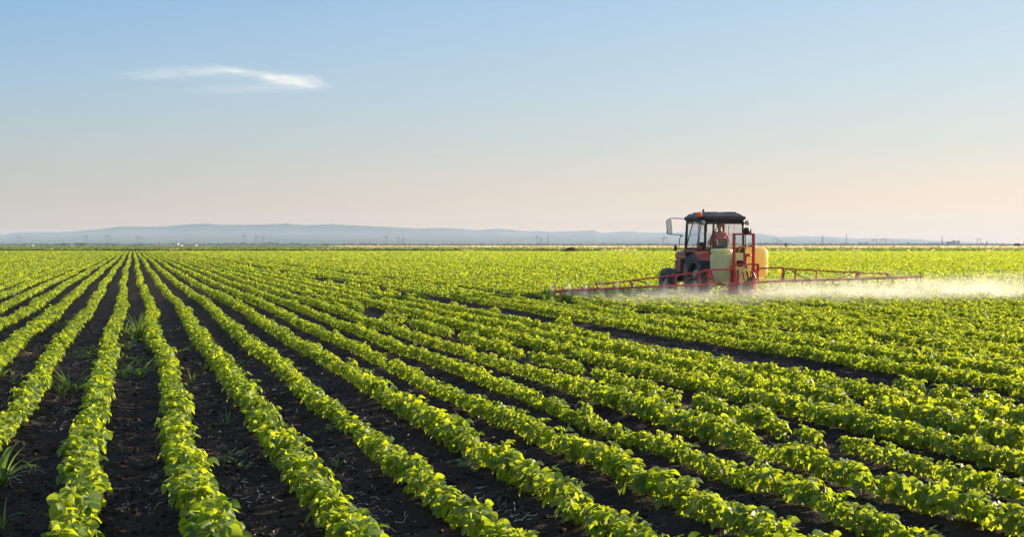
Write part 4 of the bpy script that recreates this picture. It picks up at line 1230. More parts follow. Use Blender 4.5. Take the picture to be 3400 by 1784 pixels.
m = MB(); m.prism(rrect(.072, .225, .045), .006, RM @ Matrix.Translation((0, 0, .0152))); m.build('mirror_glass', M_MIRROR, mo)
q = [on_x(*z1(a, b), -.80) for a, b in ((482, 421), (455, 425), (438, 460), (424, 640), (436, 668), (486, 682))]
m = MB(); m.tube(q, .016, 8); m.build('grab_rail', M_BLACK, TR)
p = on_y(*z1(382, 590), 1.1)
m = MB(); m.box(p, (.085, .07, .19)); m.bar(p + Vector((.03, 0, 0)), Vector((-.70, 1.1, p.z)), .02); il = m.build('indicator_lamp', M_BLACK, TR, .012)
m = MB(); m.box(p + Vector((0, -.04, .055)), (.06, .015, .06)); m.build('indicator_lens', M_ORANGE, il)
a, b = on_y(*z1(997, 208), YB - .06), on_y(*z1(880, 440), YB - .06)
m = MB(); m.bar(a, b, .014, .014); m.bar(a + (b - a) * .45 + Vector((-.012, -.01, 0)), b + Vector((-.012, -.01, -.03)), .022, .026); m.build('wiper', M_BLACK, TR)
# seat, console, wheel
m = MB(); m.box((.09, .12, 1.28), (.46, .44, .12)); m.build('seat', M_SEAT, TR, .04)
p0, p1 = on_y(*z1(893, 456), -.14), on_y(*z1(1095, 600), -.14)
m = MB(); m.box(((p0.x + p1.x) / 2, -.13, (p0.z + p1.z) / 2), (p1.x - p0.x, .08, p0.z - p1.z)); m.build('seat_back', M_SEAT, TR, .035, seg=3)
p = on_y(*z1(925, 520), -.25); m = MB(); m.tube([on_y(*z1(a, b), -.25) for a, b in ((880, 486), (948, 486), (948, 560))], .02, 6); m.build('seat_bracket', M_BLACK, TR)
m = MB(); Ms = Matrix.Translation((.06, .66, 1.70)) @ Matrix.Rotation(math.radians(-35), 4, 'X')
ring = [(Ms @ Vector((.2 * math.cos(t * .2618), .2 * math.sin(t * .2618), 0))) for t in range(25)]
m.tube(ring, .014, 6, False); m.tube([Ms @ Vector((0, 0, 0)), (.06, .84, 1.4)], .025, 6)
for t in range(3): m.tube([Ms @ Vector((0, 0, 0)), Ms @ Vector((.2 * math.cos(t * 2.09), .2 * math.sin(t * 2.09), 0))], .010, 5)
m.build('steering_wheel', M_BLACK, TR)
m = MB()
for s in (-1, 1): m.bar((s * .38, -.3, .62), (s * .40, -1.15, .55), .05, .07); m.bar((s * .36, -.35, 1.05), (s * .39, -.85, .60), .03)
m.bar((0, -.45, .95), (0, -1.12, .98), .05); m.build('hitch_link', M_IRON, TR, .006)

# ------------------------------------------------------------------ the driver
def skin_mesh(name, pts, edges, root=0, sub=2):
    me = bpy.data.meshes.new(name)
    me.from_pydata([p[:3] for p in pts], edges, [])
    o = bpy.data.objects.new(name, me); COL.objects.link(o)
    sk = o.modifiers.new('skin', 'SKIN'); sk.use_smooth_shade = True
    for i, p in enumerate(pts):
        v = me.skin_vertices[0].data[i]; v.radius = (p[3], p[4] if len(p) > 4 else p[3]); v.use_root = (i == root)
    o.modifiers.new('sub', 'SUBSURF').levels = sub; o.modifiers['sub'].render_levels = sub
    dg = bpy.context.evaluated_depsgraph_get(); dg.update()
    out = bpy.data.meshes.new_from_object(o.evaluated_get(dg))
    bpy.data.objects.remove(o)
    out.polygons.foreach_set('use_smooth', [True] * len(out.polygons))
    out.update(); return out
M_SKIN = simple('skin', (.42, .22, .15), .55, var=.08)
M_SHIRT = simple('red_shirt', (.66, .16, .19), .85, var=.12, scale=5, bump=.3)
M_TROUS = simple('dark_trousers', (.045, .05, .07), .9, var=.15)
M_HAIR = simple('fair_cap_cloth', (.36, .30, .20), .85, var=.15, scale=14)
DX, DY = .075, .06
pts = [(0, .02, 1.40, .15, .12), (0, .0, 1.62, .145, .11), (0, -.01, 1.84, .165, .115), (0, .0, 2.01, .11, .085), (0, .015, 2.10, .055), (0, .03, 2.17, .062, .07),
       (0, .035, 2.25, .078, .095), (0, .03, 2.33, .062, .078)]
edges = [(i, i + 1) for i in range(7)]
def chain(start, lst):
    prev = start
    for p in lst:
        pts.append(p); edges.append((prev, len(pts) - 1)); prev = len(pts) - 1
    return prev
for s in (-1, 1):
    w = chain(3, [(s * .19, .0, 1.99, .068), (s * .27, .02, 1.86, .058), (s * .315, .08, 1.70, .045), (s * .25, .30, 1.70, .040), (s * .19, .46, 1.735, .028), (s * .18, .53, 1.75, .038, .018)])
    for k in range(4):
        dx = (k - 1.5) * .019
        L = (.030, .036, .033, .025)[k]
        chain(w, [(s * .18 + dx, .575, 1.765 - .004 * abs(k - 1), .009), (s * .18 + dx, .575 + L, 1.755, .0085), (s * .18 + dx, .57 + L, 1.725, .0075)])
    chain(w, [(s * .18 - s * .035, .54, 1.745, .010), (s * .18 - s * .05, .57, 1.73, .0085)])
    chain(0, [(s * .11, .12, 1.36, .085), (s * .17, .50, 1.38, .068), (s * .17, .60, 1.20, .055), (s * .17, .58, 1.06, .042), (s * .17, .70, 1.04, .036)])
DRV = empty('person', TP + NVEC * DX + DV * DY, TH)
tag(DRV, 'driver in a red shirt and pale cap seated in the cab, seen from behind', 'person')
body = link('body', skin_mesh('body', pts, edges), DRV); body.data.materials.append(M_SKIN)
face = MB()
face.lathe([(.004, 0), (.016, .006), (.013, .035), (.003, .05)], 8, Matrix.Translation((0, .115, 2.235)) @ Matrix.Rotation(math.radians(-20), 4, 'X'))
for s in (-1, 1):
    face.lathe([(.002, -.008), (.022, -.004), (.028, .004), (.006, .010)], 10, Matrix.Translation((s * .082, .03, 2.235)) @ Matrix.Rotation(s * math.pi / 2, 4, 'Y') @ Matrix.Diagonal((1.3, .8, 1, 1)))
    face.lathe([(.002, -.006), (.011, 0), (.002, .006)], 8, Matrix.Translation((s * .031, .108, 2.255)) @ RB)
face.box((0, .118, 2.185), (.045, .012, .010))
face.build('face_features', M_SKIN, body)
sp = [(0, .02, 1.36, .165, .135), (0, .0, 1.62, .16, .125), (0, -.01, 1.84, .18, .128), (0, .0, 2.01, .122, .096), (0, .012, 2.07, .07)]
se = [(0, 1), (1, 2), (2, 3), (3, 4)]
for s in (-1, 1):
    b = len(sp); sp += [(s * .19, .0, 2.0, .082), (s * .275, .02, 1.86, .074), (s * .312, .07, 1.73, .066)]; se += [(3, b), (b, b + 1), (b + 1, b + 2)]
o = link('shirt', skin_mesh('shirt', sp, se), DRV); o.data.materials.append(M_SHIRT)
tp = [(0, .02, 1.40, .16, .13)]; te = []
for s in (-1, 1):
    b = len(tp); tp += [(s * .11, .12, 1.36, .096), (s * .17, .50, 1.38, .08), (s * .17, .60, 1.20, .068), (s * .17, .58, 1.08, .056)]; te += [(0, b), (b, b + 1), (b + 1, b + 2), (b + 2, b + 3)]
o = link('trousers', skin_mesh('trousers', tp, te), DRV); o.data.materials.append(M_TROUS)
m = MB(); Mc = Matrix.Translation((0, .03, 2.27)) @ Matrix.Diagonal((.094, .112, .105, 1))
m.lathe([(1.0, -.15), (1.02, .15), (.93, .5), (.7, .82), (.35, .97), (.02, 1.0)], 18, Mc)
m.prism([(-.075, .0), (.075, .0), (.06, .075), (.03, .095), (-.03, .095), (-.06, .075)], .010, Matrix.Translation((0, .125, 2.275)))
m.build('cap', M_HAIR, DRV)
m = MB()
for s in (-1, 1): m.lathe([(.05, -.02), (.055, .02), (.045, .06)], 12, Matrix.Translation((s * .17, .66, 1.06)) @ Matrix.Diagonal((1, 2.2, 1, 1)))
m.build('boots', M_BLACK, DRV)

# ------------------------------------------------------------------ mounted sprayer
SPR = empty('field_sprayer', TP + DV * -1.5, TH)
tag(SPR, 'red boom sprayer with yellow tanks mounted behind the tractor, boom spread wide', 'sprayer')
OFF = Vector((0, 1.5, 0))
class SB(MB):
    """as MB, but points are given in the tractor's frame"""
    def build(s, name, mat, parent=None, bevel=0.0, loc=None, seg=2):
        s.v = [p + OFF for p in s.v]
        return MB.build(s, name, mat, parent or SPR, bevel, loc, seg)
M_SRED = simple('sprayer_red', (.76, .050, .042), .40, var=.18, scale=5, dirt=(.42, .06, .05))
M_HOSE = simple('black_hose', (.02, .02, .02), .5)
TL, TRR = Vector((-.59, -1.42, 0)), Vector((.57, -1.42, 0))
m = SB(); m.lathe([(.10, .47), (.22, .49), (.29, .55), (.325, .66), (.335, .9), (.335, 1.30), (.325, 1.365), (.30, 1.39), (.295, 1.40)], 44, Matrix.Translation(TL), power=2.5)
tank = m.build('spray_tank', M_TANKL)
m = SB(); m.lathe([(.285, 1.401), (.315, 1.42), (.325, 1.46), (.32, 1.505), (.29, 1.53), (.2, 1.545)], 44, Matrix.Translation(TL), power=2.5); m.build('tank_collar', M_TANKL, tank)
m = SB(); m.lathe([(.20, 1.546), (.21, 1.556), (.20, 1.585), (.17, 1.595)], 28, Matrix.Translation(TL + Vector((.02, 0, 0)))); m.build('tank_lid', M_RUBBER, tank)
# raised strip of embossed characters, too small to read, running up the tank
m = SB()
for k in range(11):
    z = .62 + k * .064
    for (dx, dz, w, h) in ((-.02, 0, .008, .04), (.02, 0, .008, .04)) + (((0, .016, .04, .007),) if k % 3 else ((0, -.016, .04, .007), (0, .016, .04, .007))):
        m.box(TL + Vector((.13 + dx, -.3315, z + dz)), (w, .010, h))
m.build('embossed_strip', M_TANKL, tank)
m = SB(); m.lathe([(.16, .655), (.26, .68), (.315, .76), (.325, .85), (.325, 1.0), (.312, 1.03), (.325, 1.06), (.325, 1.42), (.30, 1.52), (.24, 1.57), (.12, 1.58)], 44, Matrix.Translation(TRR), power=3.6)
tank = m.build('spray_tank', M_TANKR)
m = SB(); m.lathe([(.20, .50), (.27, .56), (.29, .7), (.29, 1.30), (.26, 1.38), (.15, 1.41)], 40, Matrix.Translation((0, -1.30, 0)), power=4.0)
tank = m.build('middle_tank', M_TANKL)
def smooth(ps, k=5):
    out = []
    for i in range(len(ps) - 1):
        a, b, c, d = ps[max(i - 1, 0)], ps[i], ps[i + 1], ps[min(i + 2, len(ps) - 1)]
        for j in range(k):
            t = j / k
            out.append(.5 * ((2 * b) + (c - a) * t + (2 * a - 5 * b + 4 * c - d) * t * t + (3 * b - a - 3 * c + d) * t ** 3))
    return out + [ps[-1]]
def P5(pts, yl): return smooth([on_y(*z1(a, b), yl) for a, b in pts])
m = SB(); m.tube(P5([(1240, 655), (1250, 610), (1290, 575), (1340, 560), (1375, 572), (1392, 595)], -1.55), .022, 8); m.build('yellow_hose', M_YHOSE)
m = SB(); m.tube(P5([(1110, 580), (1170, 585), (1230, 580), (1290, 568), (1330, 558)], -1.5), .020, 8); m.build('yellow_hose', M_YHOSE)
YM, YBm = -1.80, -1.92
def zz(zx, zy, y): return on_y(*z1(zx, zy), y)
m = SB()
u0, u1 = zz(1176, 400, YM), zz(1440, 400, YM)
m.bar(Vector((u0.x, YM, .28)), Vector((u0.x, YM, u0.z + .02)), .075); m.bar(Vector((u1.x, YM, .28)), Vector((u1.x, YM, u1.z + .02)), .075)
m.bar(Vector((u0.x - .038, YM, u0.z)), Vector((u1.x + .038, YM, u0.z)), .07, .055)
m.build('mast', M_SRED, None, .006)
m = SB()
def sbar(pts, w, y=YBm, h=None):
    for a, b in zip(pts[:-1], pts[1:]): m.bar(zz(*a, y), zz(*b, y), w, h)
sbar([(1165, 815), (1508, 812)], .055); sbar([(1118, 848), (1180, 845)], .05)
sbar([(1178, 810), (1178, 912)], .07, YBm - .05); sbar([(1500, 810), (1500, 905)], .07, YBm - .05)
sbar([(1178, 900), (1190, 1070)], .085, YBm + .03); sbar([(1496, 905), (1502, 1060)], .05, YBm + .03)
sbar([(1232, 885), (1232, 1065)], .06, YBm + .02)
sbar([(1140, 880), (1145, 1190)], .055, YM + .06); sbar([(1468, 880), (1468, 1190)], .06, YM + .06)
sbar([(1130, 1196), (1538, 1196)], .045, YM + .06); sbar([(1300, 1195), (1440, 1225)], .05, YM + .1)
sbar([(1385, 565), (1440, 562)], .06, YM + .08)
m.build('carrier_frame', M_SRED, None, .005)
m = SB(); m.tube(P5([(1337, 868), (1337, 700), (1342, 686), (1360, 682), (1385, 682), (1396, 700)], YBm - .02), .040, 10); m.build('elbow_pipe', M_SRED)
m = SB(); m.lathe([(.02, -.09), (.09, -.085), (.10, -.06), (.085, -.045), (.10, -.03), (.085, -.01), (.10, .01), (.085, .03), (.10, .05), (.09, .08), (.02, .085)], 16, Matrix.Translation(zz(1258, 800, -1.72)) @ Matrix.Rotation(math.pi / 2, 4, 'Y'))
pm_ = m.build('pump', M_HOSE)
m = SB(); m.lathe([(.05, -.06), (.055, .06)], 12, Matrix.Translation(zz(1318, 795, -1.72)) @ Matrix.Rotation(math.pi / 2, 4, 'Y')); m.build('filter_bowl', M_YHOSE, pm_)
for a, b in (((1325, 825), (1245, 1000)), ((1390, 825), (1477, 1002))):
    p, q = zz(*a, YBm - .08), zz(*b, YBm - .08)
    m = SB(); m.tube([p, p + (q - p) * .55, q], [.013, .013, .008], 8); m.build('damper', M_CHROME)
m = SB(); p = zz(1348, 355, YM - .03)
m.lathe([(.03, -.10), (.10, -.08), (.105, .03), (.06, .07)], 18, Matrix.Translation(p) @ RB); m.box(p + Vector((.10, .02, -.01)), (.10, .10, .13)); m.build('rear_lamp_housing', M_HOSE, None, .008)
m = SB()
for a in (1308, 1320, 1330): m.tube(P5([(a + 6, 385), (a + 4, 480), (a + 8, 560), (a - 4, 650), (a, 820)], YM + .05), .010, 5)
for (x0, x1, yy) in ((1290, 1330, 1050), (1345, 1390, 1052), (1390, 1440, 1045)):
    m.tube(P5([(x0, 900), (x0 + 18, 990), ((x0 + x1) / 2 + 12, yy), (x1 + 20, 1040), (x1 + 38, 980), (x1 + 20, 900)], YBm - .03), .014, 6)
m.build('control_hose', M_HOSE)
m = SB(); m.box(zz(1242, 878, YBm - .035), (.055, .01, .035)); m.build('white_label', simple('white_tag', (.8, .8, .8), .5, var=.05))

# the boom: two arms, each a main tube with a light truss above it
def z2(zx, zy): return 1800 + zx / 4.684, 800 + zy / 4.684
def z3(zx, zy): return 2450 + zx / 2.712, 780 + zy / 2.712
def L2(pts, y=YBm): return [on_y(*z2(a, b), y) for a, b in pts]
def L3(pts, y=YBm): return [on_y(*z3(a, b), y) for a, b in pts]
YS = YBm - .06
m = SB()
def bars(ps, w, h=None):
    for a, b in zip(ps[:-1], ps[1:]): m.bar(a, b, w, h)
m.tube(L2([(178, 783), (860, 752), (1410, 728), (2085, 700), (2576, 684)], YS) + [on_y(*z1(1190, 1080), YS)], .038, 10)
boomL = m.build('boom_arm', M_SRED)
m = SB(); top = L2([(1400, 617), (2085, 533), (2440, 490)], YS) + [on_y(*z1(860, 890), YS)]
bars(top, .046); bars([on_y(*z1(760, 890), YS), on_y(*z1(1175, 880), YS)], .050)
for a, b in (((2085, 533), (2085, 700)), ((2442, 490), (2442, 686))): bars(L2([a, b], YS), .042)
bars(L2([(2100, 668), (2430, 512)], YS), .018); bars([on_y(*z1(712, 1062), YS), on_y(*z1(845, 905), YS)], .02)
bars([on_y(*z1(830, 890), YS), on_y(*z1(832, 1075), YS)], .075); bars([on_y(*z1(862, 900), YS - .02), on_y(*z1(908, 1065), YS - .02)], .045); bars([on_y(*z1(820, 1078), YS - .03), on_y(*z1(888, 1015), YS - .03)], .04)
m.build('truss', M_SRED, boomL, .004)
m = SB(); bars(L2([(1365, 612), (1412, 735)], YS - .02), .055); bars(L2([(1345, 628), (832, 682)], YS), .038); bars(L2([(826, 672), (882, 760)], YS - .02), .045); bars(L2([(790, 715), (850, 752)], YS - .03), .03); bars(L2([(798, 690), (775, 728)], YS), .02)
bars(L2([(785, 717), (575, 748)], YS), .012)
m.build('outer_truss', M_SRED, boomL, .004)
m = SB(); bars(L2([(205, 690), (207, 775)], YS), .03); bars(L2([(291, 770), (291, 862)], YS), .04)
m.build('end_post', M_SRED, boomL, .004)
m = SB(); m.tube([on_y(*z1(1190, 1080), YS)] + L3([(10, 437), (400, 418), (1060, 400), (1660, 378)], YS), .036, 10)
boomR = m.build('boom_arm', M_SRED)
m = SB(); bars([on_y(*z1(1510, 868), YS)] + L3([(405, 296)], YS), .05); bars(L3([(408, 293), (400, 400), (385, 425)], YS), .055); bars(L3([(403, 385), (432, 420)], YS - .02), .03)
bars(L3([(415, 306), (700, 322), (1070, 341)], YS), .042); bars(L3([(515, 311), (515, 410)], YS), .04); bars(L3([(705, 322), (705, 402)], YS), .036)
m.build('truss', M_SRED, boomR, .004)
m = SB(); bars(L3([(1080, 337), (1058, 402)], YS - .02), .07); bars(L3([(1090, 346), (1355, 352)], YS), .038); bars(L3([(1342, 350), (1352, 398)], YS - .02), .045); bars(L3([(1356, 352), (1372, 375)], YS), .03)
m.build('outer_truss', M_SRED, boomR, .004)
m = SB(); bars(L3([(1643, 340), (1643, 392)], YS), .03); m.build('end_post', M_SRED, boomR, .004); m = SB(); bars(L3([(1608, 380), (1608, 432)], YS), .034)
m.build('end_post', M_SRED, boomR, .004)
m = SB()
m = SB(); m.tube(smooth(L2([(1410, 740), (1415, 640), (1470, 622), (1560, 640), (1660, 690), (1740, 770), (1850, 800), (1980, 795), (2080, 740)], YS - .05)), .012, 6); m.build('boom_hose', M_HOSE, boomL)
m = SB(); m.tube(smooth(L2([(800, 775), (850, 810), (890, 812), (930, 780)], YS - .04)), .011, 6); m.build('boom_hose', M_HOSE, boomL)
m = SB(); m.tube(smooth(L2([(1330, 745), (1360, 765), (1400, 758), (1420, 735)], YS - .04)), .010, 6); m.build('boom_hose', M_HOSE, boomL)
m = SB(); m.tube(smooth(L2([(2170, 680), (2300, 610), (2400, 540), (2440, 500)], YS - .04)), .010, 6); m.build('boom_hose', M_HOSE, boomL)
m = SB(); m.tube(P5([(900, 1100), (960, 1145), (1020, 1120), (1060, 1085), (1100, 1100)], YS - .04), .015, 6); m.build('boom_hose', M_HOSE, boomL)
m = SB(); m.tube(P5([(940, 1065), (1000, 1075), (1030, 1100), (1090, 1105), (1180, 1100), (1260, 1090)], YS - .05), .012, 6); m.build('boom_hose', M_HOSE, boomL)
m = SB()
m = SB(); m.tube(smooth(L3([(190, 465), (230, 500), (300, 508), (360, 485), (385, 440)], YS - .05)), .012, 6); m.build('boom_hose', M_HOSE, boomR)
m = SB(); m.tube(smooth(L3([(412, 395), (425, 330), (460, 312), (520, 345), (600, 390), (660, 402)], YS - .04)), .011, 6); m.build('boom_hose', M_HOSE, boomR)
m = SB(); m.tube(smooth(L3([(900, 392), (980, 370), (1050, 330), (1080, 322), (1096, 340), (1085, 400)], YS - .04)), .012, 6); m.build('boom_hose', M_HOSE, boomR)
m = SB(); m.tube(smooth(L3([(1310, 400), (1330, 425), (1352, 420), (1362, 365)], YS - .04)), .010, 6); m.build('boom_hose', M_HOSE, boomR)
NOZ = []
for z, pts_, arm in ((z2, [(185, 800), (458, 790), (722, 778), (1000, 768), (1258, 755), (1522, 742), (1790, 730), (2060, 720), (2330, 710)], boomL),
                     (z3, [(300, 440), (440, 432), (580, 428), (718, 424), (856, 420), (992, 415), (1125, 408), (1258, 402), (1392, 396), (1518, 392), (1648, 388)], boomR)):
    for a, b in pts_:
        p = on_y(*z(a, b), YS)
        m = SB(); m.lathe([(.010, -.11), (.022, -.10), (.024, -.06), (.014, -.05), (.02, -.03), (.02, .02)], 8, Matrix.Translation(p)); m.build('nozzle', M_HOSE, arm)
        NOZ.append(p)
# ------------------------------------------------------------------ weeds, straw and clods between the near rows
def soil_at(x, y):
    u, v = xy2uv(np.array([x]), np.array([y])); return float(ground_z(u, v)[0])
def blades(rg, n, L, wid, spread, stiff):
    vs, fs = [], []
    for _ in range(n):
        az = rg.uniform(0, 6.283); e = rg.uniform(.9, 1.5); ll = L * rg.uniform(.5, 1.1); w = wid * rg.uniform(.7, 1.2)
        p = np.array([rg.normal(0, .012), rg.normal(0, .012), -.01]); bend = rg.uniform(.12, .42) * spread
        d = np.array([math.cos(az), math.sin(az)])
        K = 8; b0 = len(vs); tw = rg.normal(0, .5)
        for i in range(K + 1):
            t = i / K
            ww = w * (1 - t ** 1.6) * (.55 + .9 * min(t * 3, 1)) * .5 + .0004
            sd = np.array([-d[1], d[0], 0]) * math.cos(tw * t) + np.array([0, 0, 1]) * math.sin(tw * t) * .6
            vs += [p - sd * ww, p + np.array([0, 0, -.15 * ww]), p + sd * ww]
            e -= bend * (.3 + t * 1.2) * stiff
            p = p + ll / K * np.array([d[0] * math.cos(e), d[1] * math.cos(e), math.sin(e)])
        for i in range(K):
            q = b0 + i * 3
            fs += [(q, q + 3, q + 4, q + 1), (q + 1, q + 4, q + 5, q + 2)]
    return np.array(vs), np.array(fs)
def weed(px, py, n, L, wid, label, spread=1.0, seed=0):
    g = gnd(px, py); rg = np.random.default_rng(300 + seed)
    P, Q = blades(rg, int(n * 1.4), L * 1.3, wid * 1.35, spread, .85)
    o = link('grass_weed', np_mesh('grass_weed', P, Q, M_GRASS, True), None, (g.x, g.y, soil_at(g.x, g.y)))
    tag(o, label, 'weed', 'grass weeds between the rows')
WD = [(0, 1625, 14, .40, .018, 'large arching broad-bladed grass weed cut by the left frame edge', 1.1),
      (238, 1298, 18, .44, .016, 'tall leafy grass weed in the second furrow from the left', 1.0),
      (205, 1312, 11, .22, .010, 'shorter grass weed just in front of the tall leafy one on the left', .9),
      (462, 1130, 30, .50, .015, 'tallest grass weed, leaning against the row in the weedy furrow', .5),
      (412, 1118, 9, .44, .014, 'upright grass weed left of the tallest one in the weedy furrow', .4),
      (440, 1122, 10, .28, .011, 'bushy grass weed between the two tall ones in the weedy furrow', .9),
      (456, 1203, 6, .24, .009, 'single slender grass weed in the middle of the weedy furrow', .8),
      (420, 1160, 5, .20, .009, 'little grass weed behind the slender one in the weedy furrow', .9),
      (468, 1252, 12, .30, .013, 'front right curled grass weed of the weedy furrow', 1.2),
      (410, 1256, 9, .28, .013, 'front left curled grass weed of the weedy furrow', 1.2),
      (79, 1166, 6, .26, .010, 'thin upright grass weed alone in the third furrow from the left', .7),
      (8, 1262, 9, .26, .012, 'grass weed half cut off by the left frame edge, upper one', 1.0),
      (44, 1268, 8, .20, .009, 'drooping grass weed beside the upper one at the left frame edge', 1.3),
      (4, 1735, 7, .20, .011, 'grass weed in the bottom left corner', .9),
      (672, 1232, 6, .24, .009, 'dark shaded grass weed right of the second row, back one', .8),
      (640, 1258, 4, .18, .007, 'thin dark grass weed right of the second row, front one', .9),
      (752, 1402, 4, .18, .006, 'thin sparse grass weed on bare soil in front of the dark shaded ones', .8),
      (1046, 1442, 4, .12, .007, 'tiny curled grass sprout left of a small broadleaf weed', 1.2),
      (1118, 1552, 5, .14, .007, 'tiny yellowish grass sprout between the third and fourth rows', 1.0),
      (2062, 1648, 5, .16, .009, 'upright grass sprout on bare soil near the bottom centre-right', .5)]
for i, w in enumerate(WD): weed(*w[:6], spread=w[6], seed=i)
def broadleaf(px, py, size, label, seed):
    g = gnd(px, py); rg = np.random.default_rng(seed); n = 16
    az = rg.uniform(0, 6.283, n); r = size * rg.uniform(.2, 1, n); z = size * rg.uniform(.15, .9, n)
    b = np.stack([r * np.cos(az) * .6, r * np.sin(az) * .6, z], 1)
    A = np.stack([np.cos(az), np.sin(az), rg.normal(0, .3, n)], 1); Nn = np.stack([rg.normal(0, .4, n), rg.normal(0, .4, n), np.ones(n)], 1)
    P, Q = leaves(b, A, Nn, size * rg.uniform(.3, .6, n), 0, rg.uniform(0, .3, n))
    o = link('broadleaf_weed', np_mesh('broadleaf_weed', P, Q, M_GRASS, True), None, (g.x, g.y, soil_at(g.x, g.y)))
    tag(o, label, 'weed', 'broadleaf weeds between the rows')
broadleaf(772, 1535, .11, 'broadleaf weed between the second and third rows at the lower left', 1)
broadleaf(1107, 1445, .10, 'small broadleaf weed in shade between the third and fourth rows', 2)
broadleaf(1560, 1578, .12, 'bluish broadleaf weed in shade between the fourth and fifth rows', 3)
broadleaf(815, 1552, .06, 'smallest broadleaf weed, right of the one at the lower left', 4)
# low ground cover in the weedy furrows
rg = np.random.default_rng(9)
cx = [(300, 1170), (320, 1155), (290, 1185), (430, 1215), (455, 1235), (425, 1190), (640, 1160), (205, 1080), (440, 1140), (780, 1215)]
b = []
for (a, c) in cx:
    g = gnd(a, c); k = 90
    b.append(np.stack([g.x + rg.normal(0, .10, k), g.y + rg.normal(0, .35, k), rg.uniform(.01, .06, k)], 1))
b = np.concatenate(b); k = len(b)
u_, v_ = xy2uv(b[:, 0], b[:, 1]); b[:, 2] += ground_z(u_, v_)
A = norm(np.stack([rg.normal(0, 1, k), rg.normal(0, 1, k), rg.normal(0, .3, k)], 1)); Nn = np.stack([rg.normal(0, .4, k), rg.normal(0, .4, k), np.ones(k)], 1)
P, Q = leaves(b, A, Nn, rg.uniform(.02, .05, k), 1, rg.uniform(0, .3, k))
tag(link('low_weeds', np_mesh('low_weeds', P, Q, M_GRASS, True)), 'patches of low dark green weeds on the soil of the furrows', 'weeds', kind='stuff')

# scraps of last year's straw
def scatter(n, dmin, dmax, rg):
    y = dmin * (dmax / dmin) ** rg.random(n); x = rg.uniform(-.47, .47, n) * y
    return x, y
rg = np.random.default_rng(12)
x, y = scatter(10000, 6.2, 26, rg)
u, v = xy2uv(x, y); ph = row_phase(u - wander(v)); off = np.abs(ph - np.round(ph))
k = (off > .24) & (vnoise(x * 1.3, y * 1.3, 81) > .42)
x, y, u, v = x[k], y[k], u[k], v[k]
n = len(x); z = ground_z(u, v)
a = rg.uniform(0, 6.283, n); L = rg.uniform(.012, .07, n) * np.where(rg.random(n) < .12, 1.8, 1); cv = rg.normal(0, .16, n)
T = np.array([-.5, 0, .5])
vs = []
for t in T:
    dx = np.cos(a) * t * L - np.sin(a) * cv * L * (t * t); dy = np.sin(a) * t * L + np.cos(a) * cv * L * (t * t)
    X_, Y_ = x + dx, y + dy; uu, vv = xy2uv(X_, Y_)
    zz_ = ground_z(uu, vv) + .004 + np.where(rg.random(n) < .25, .02, .0) * abs(t) * 2
    w = rg.uniform(.0012, .0030, n)
    for (sx, sz) in ((-1, 0), (0, 1.2), (1, 0)): vs.append(np.stack([X_ - np.sin(a) * w * sx, Y_ + np.cos(a) * w * sx, zz_ + sz * w], 1))
V_ = np.stack(vs, 1)
tmpl = np.array([(0, 3, 4, 1), (1, 4, 5, 2), (3, 6, 7, 4), (4, 7, 8, 5)])
Q = (np.arange(n) * 9)[:, None, None] + tmpl[None]
tag(link('straw', np_mesh('straw', V_.reshape(-1, 3), Q.reshape(-1, 4), M_STRAW)), 'scraps of pale straw scattered on the dark soil', 'straw', kind='stuff')
# crumbs and clods of soil
rg = np.random.default_rng(13)
x, y = scatter(26000, 6.2, 30, rg)
u, v = xy2uv(x, y); ph = row_phase(u - wander(v)); off = np.abs(ph - np.round(ph)); k = off > .16
x, y, u, v = x[k], y[k], u[k], v[k]; n = len(x); z = ground_z(u, v)
s_ = .006 + .022 * rg.random(n) ** 4
cube = np.array([(-1, -1, -1), (1, -1, -1), (1, 1, -1), (-1, 1, -1), (-.8, -.8, .7), (.8, -.8, .7), (.8, .8, .7), (-.8, .8, .7)])
J = cube[None] * rg.uniform(.5, 1.1, (n, 8, 3)) * s_[:, None, None]
rz = rg.uniform(0, 6.283, n)
Vc = np.stack([J[:, :, 0] * np.cos(rz)[:, None] - J[:, :, 1] * np.sin(rz)[:, None] + x[:, None], J[:, :, 0] * np.sin(rz)[:, None] + J[:, :, 1] * np.cos(rz)[:, None] + y[:, None], J[:, :, 2] + z[:, None]], 2)
tmpl = np.array([(3, 2, 1, 0), (4, 5, 6, 7), (0, 1, 5, 4), (1, 2, 6, 5), (2, 3, 7, 6), (3, 0, 4, 7)])
Q = (np.arange(n) * 8)[:, None, None] + tmpl[None]
tag(link('soil_crumbs', np_mesh('soil_crumbs', Vc.reshape(-1, 3), Q.reshape(-1, 4), M_SOIL, True)), 'crumbs and clods of dark soil in the furrows', 'soil', kind='stuff')

# ------------------------------------------------------------------ the drifting spray
m, n, l, p, o_ = mat_new('spray_mist')
n.remove(p)
tc = N(n, 'ShaderNodeTexCoord'); sx = N(n, 'ShaderNodeSeparateXYZ'); l.new(tc.outputs['Object'], sx.inputs[0])
def MR(v, a, b, c=0.0, d=1.0, smooth_=True):
    q = N(n, 'ShaderNodeMapRange'); q.interpolation_type = 'SMOOTHSTEP' if smooth_ else 'LINEAR'
    q.inputs[1].default_value, q.inputs[2].default_value, q.inputs[3].default_value, q.inputs[4].default_value = a, b, c, d
    l.new(v, q.inputs[0]); return q.outputs[0]
def MM(op, a, b=None):
    q = N(n, 'ShaderNodeMath', operation=op)
    for i, t in enumerate((a, b)):
        if t is None: continue
        if hasattr(t, 'is_output'): l.new(t, q.inputs[i])
        else: q.inputs[i].default_value = t
    return q.outputs[0]
xs, ys, zs = sx.outputs['X'], sx.outputs['Y'], sx.outputs['Z']
nz = N(n, 'ShaderNodeTexNoise', Scale=1.0, Detail=5.0, Roughness=.6)
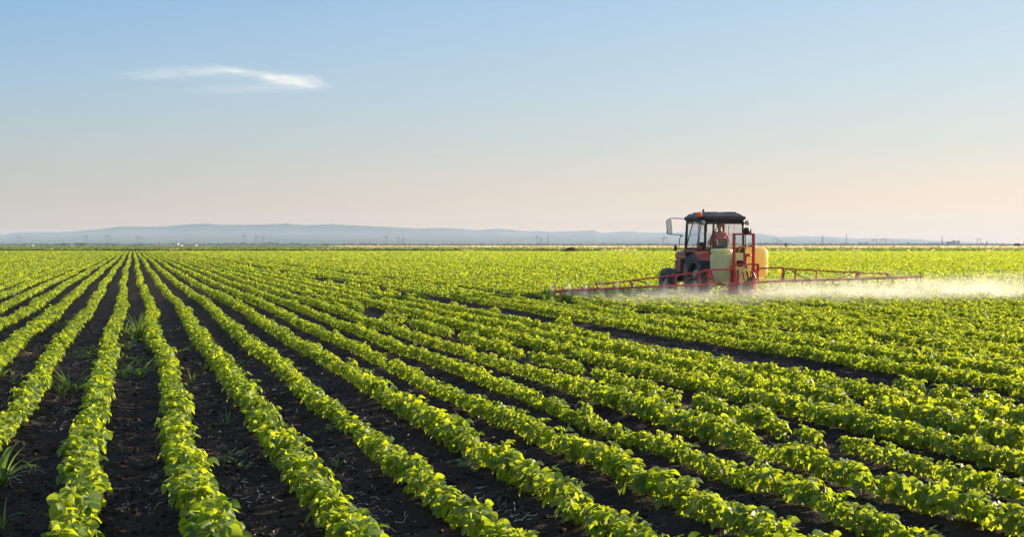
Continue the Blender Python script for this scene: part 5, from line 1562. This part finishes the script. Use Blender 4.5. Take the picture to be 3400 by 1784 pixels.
mp = N(n, 'ShaderNodeMapping'); mp.inputs['Scale'].default_value = (.75, .9, 2.0); l.new(tc.outputs['Object'], mp.inputs['Vector']); l.new(mp.outputs[0], nz.inputs['Vector'])
big = N(n, 'ShaderNodeTexNoise', Scale=.35, Detail=2.0); l.new(tc.outputs['Object'], big.inputs['Vector'])
top = MM('ADD', MR(xs, -6.5, 4.0, .46, .78), MM('MULTIPLY', MM('SUBTRACT', big.outputs['Fac'], .5), .5))
zr = MM('DIVIDE', zs, top)
prof_z = MM('MULTIPLY', MR(zr, 1.15, .25), MR(zs, .02, .16, .5, 1.0))
prof_y = MM('MULTIPLY', MR(ys, -10.2, -5.0), MR(ys, -1.2, -2.0))
prof_x = MM('MULTIPLY', MR(xs, -6.4, -5.6, 0, .52), 1.0)
prof_x = MM('MULTIPLY', MM('ADD', prof_x, MR(xs, -2.5, 4.5, 0, .16)), MR(xs, 11.0, 6.5))
tex = MR(nz.outputs['Fac'], .40, .62, .04, 1.6)
den = MM('MULTIPLY', MM('MULTIPLY', MM('MULTIPLY', prof_z, prof_y), prof_x), tex)
den = MM('MULTIPLY', den, .225)
# jets under the nozzles
fx = MM('ABSOLUTE', MM('SUBTRACT', MM('FRACT', MM('DIVIDE', xs, .5)), .5))
jet = MM('MULTIPLY', MM('MULTIPLY', MR(fx, .18, .02), MM('MULTIPLY', MR(ys, -2.22, -2.02), MR(ys, -1.80, -1.94))), MM('MULTIPLY', MR(zs, .62, .50), MM('MULTIPLY', MR(xs, -6.4, -6.1), MR(xs, 6.4, 6.1))))
den = MM('ADD', den, MM('MULTIPLY', jet, 1.6))
vol = N(n, 'ShaderNodeVolumePrincipled'); vol.inputs['Color'].default_value = (.97, .93, .94, 1); vol.inputs['Anisotropy'].default_value = .35
l.new(den, vol.inputs['Density']); l.new(vol.outputs[0], o_.inputs['Volume'])
mb = MB(); mb.box((3.0, -5.75, .57), (19.4, 9.5, 1.12))
mist = mb.build('spray_mist', m, None, loc=TP); mist.rotation_euler = (0, 0, TH)
tag(mist, 'white spray mist drifting low over the rows under and behind the boom', 'spray mist', kind='stuff')
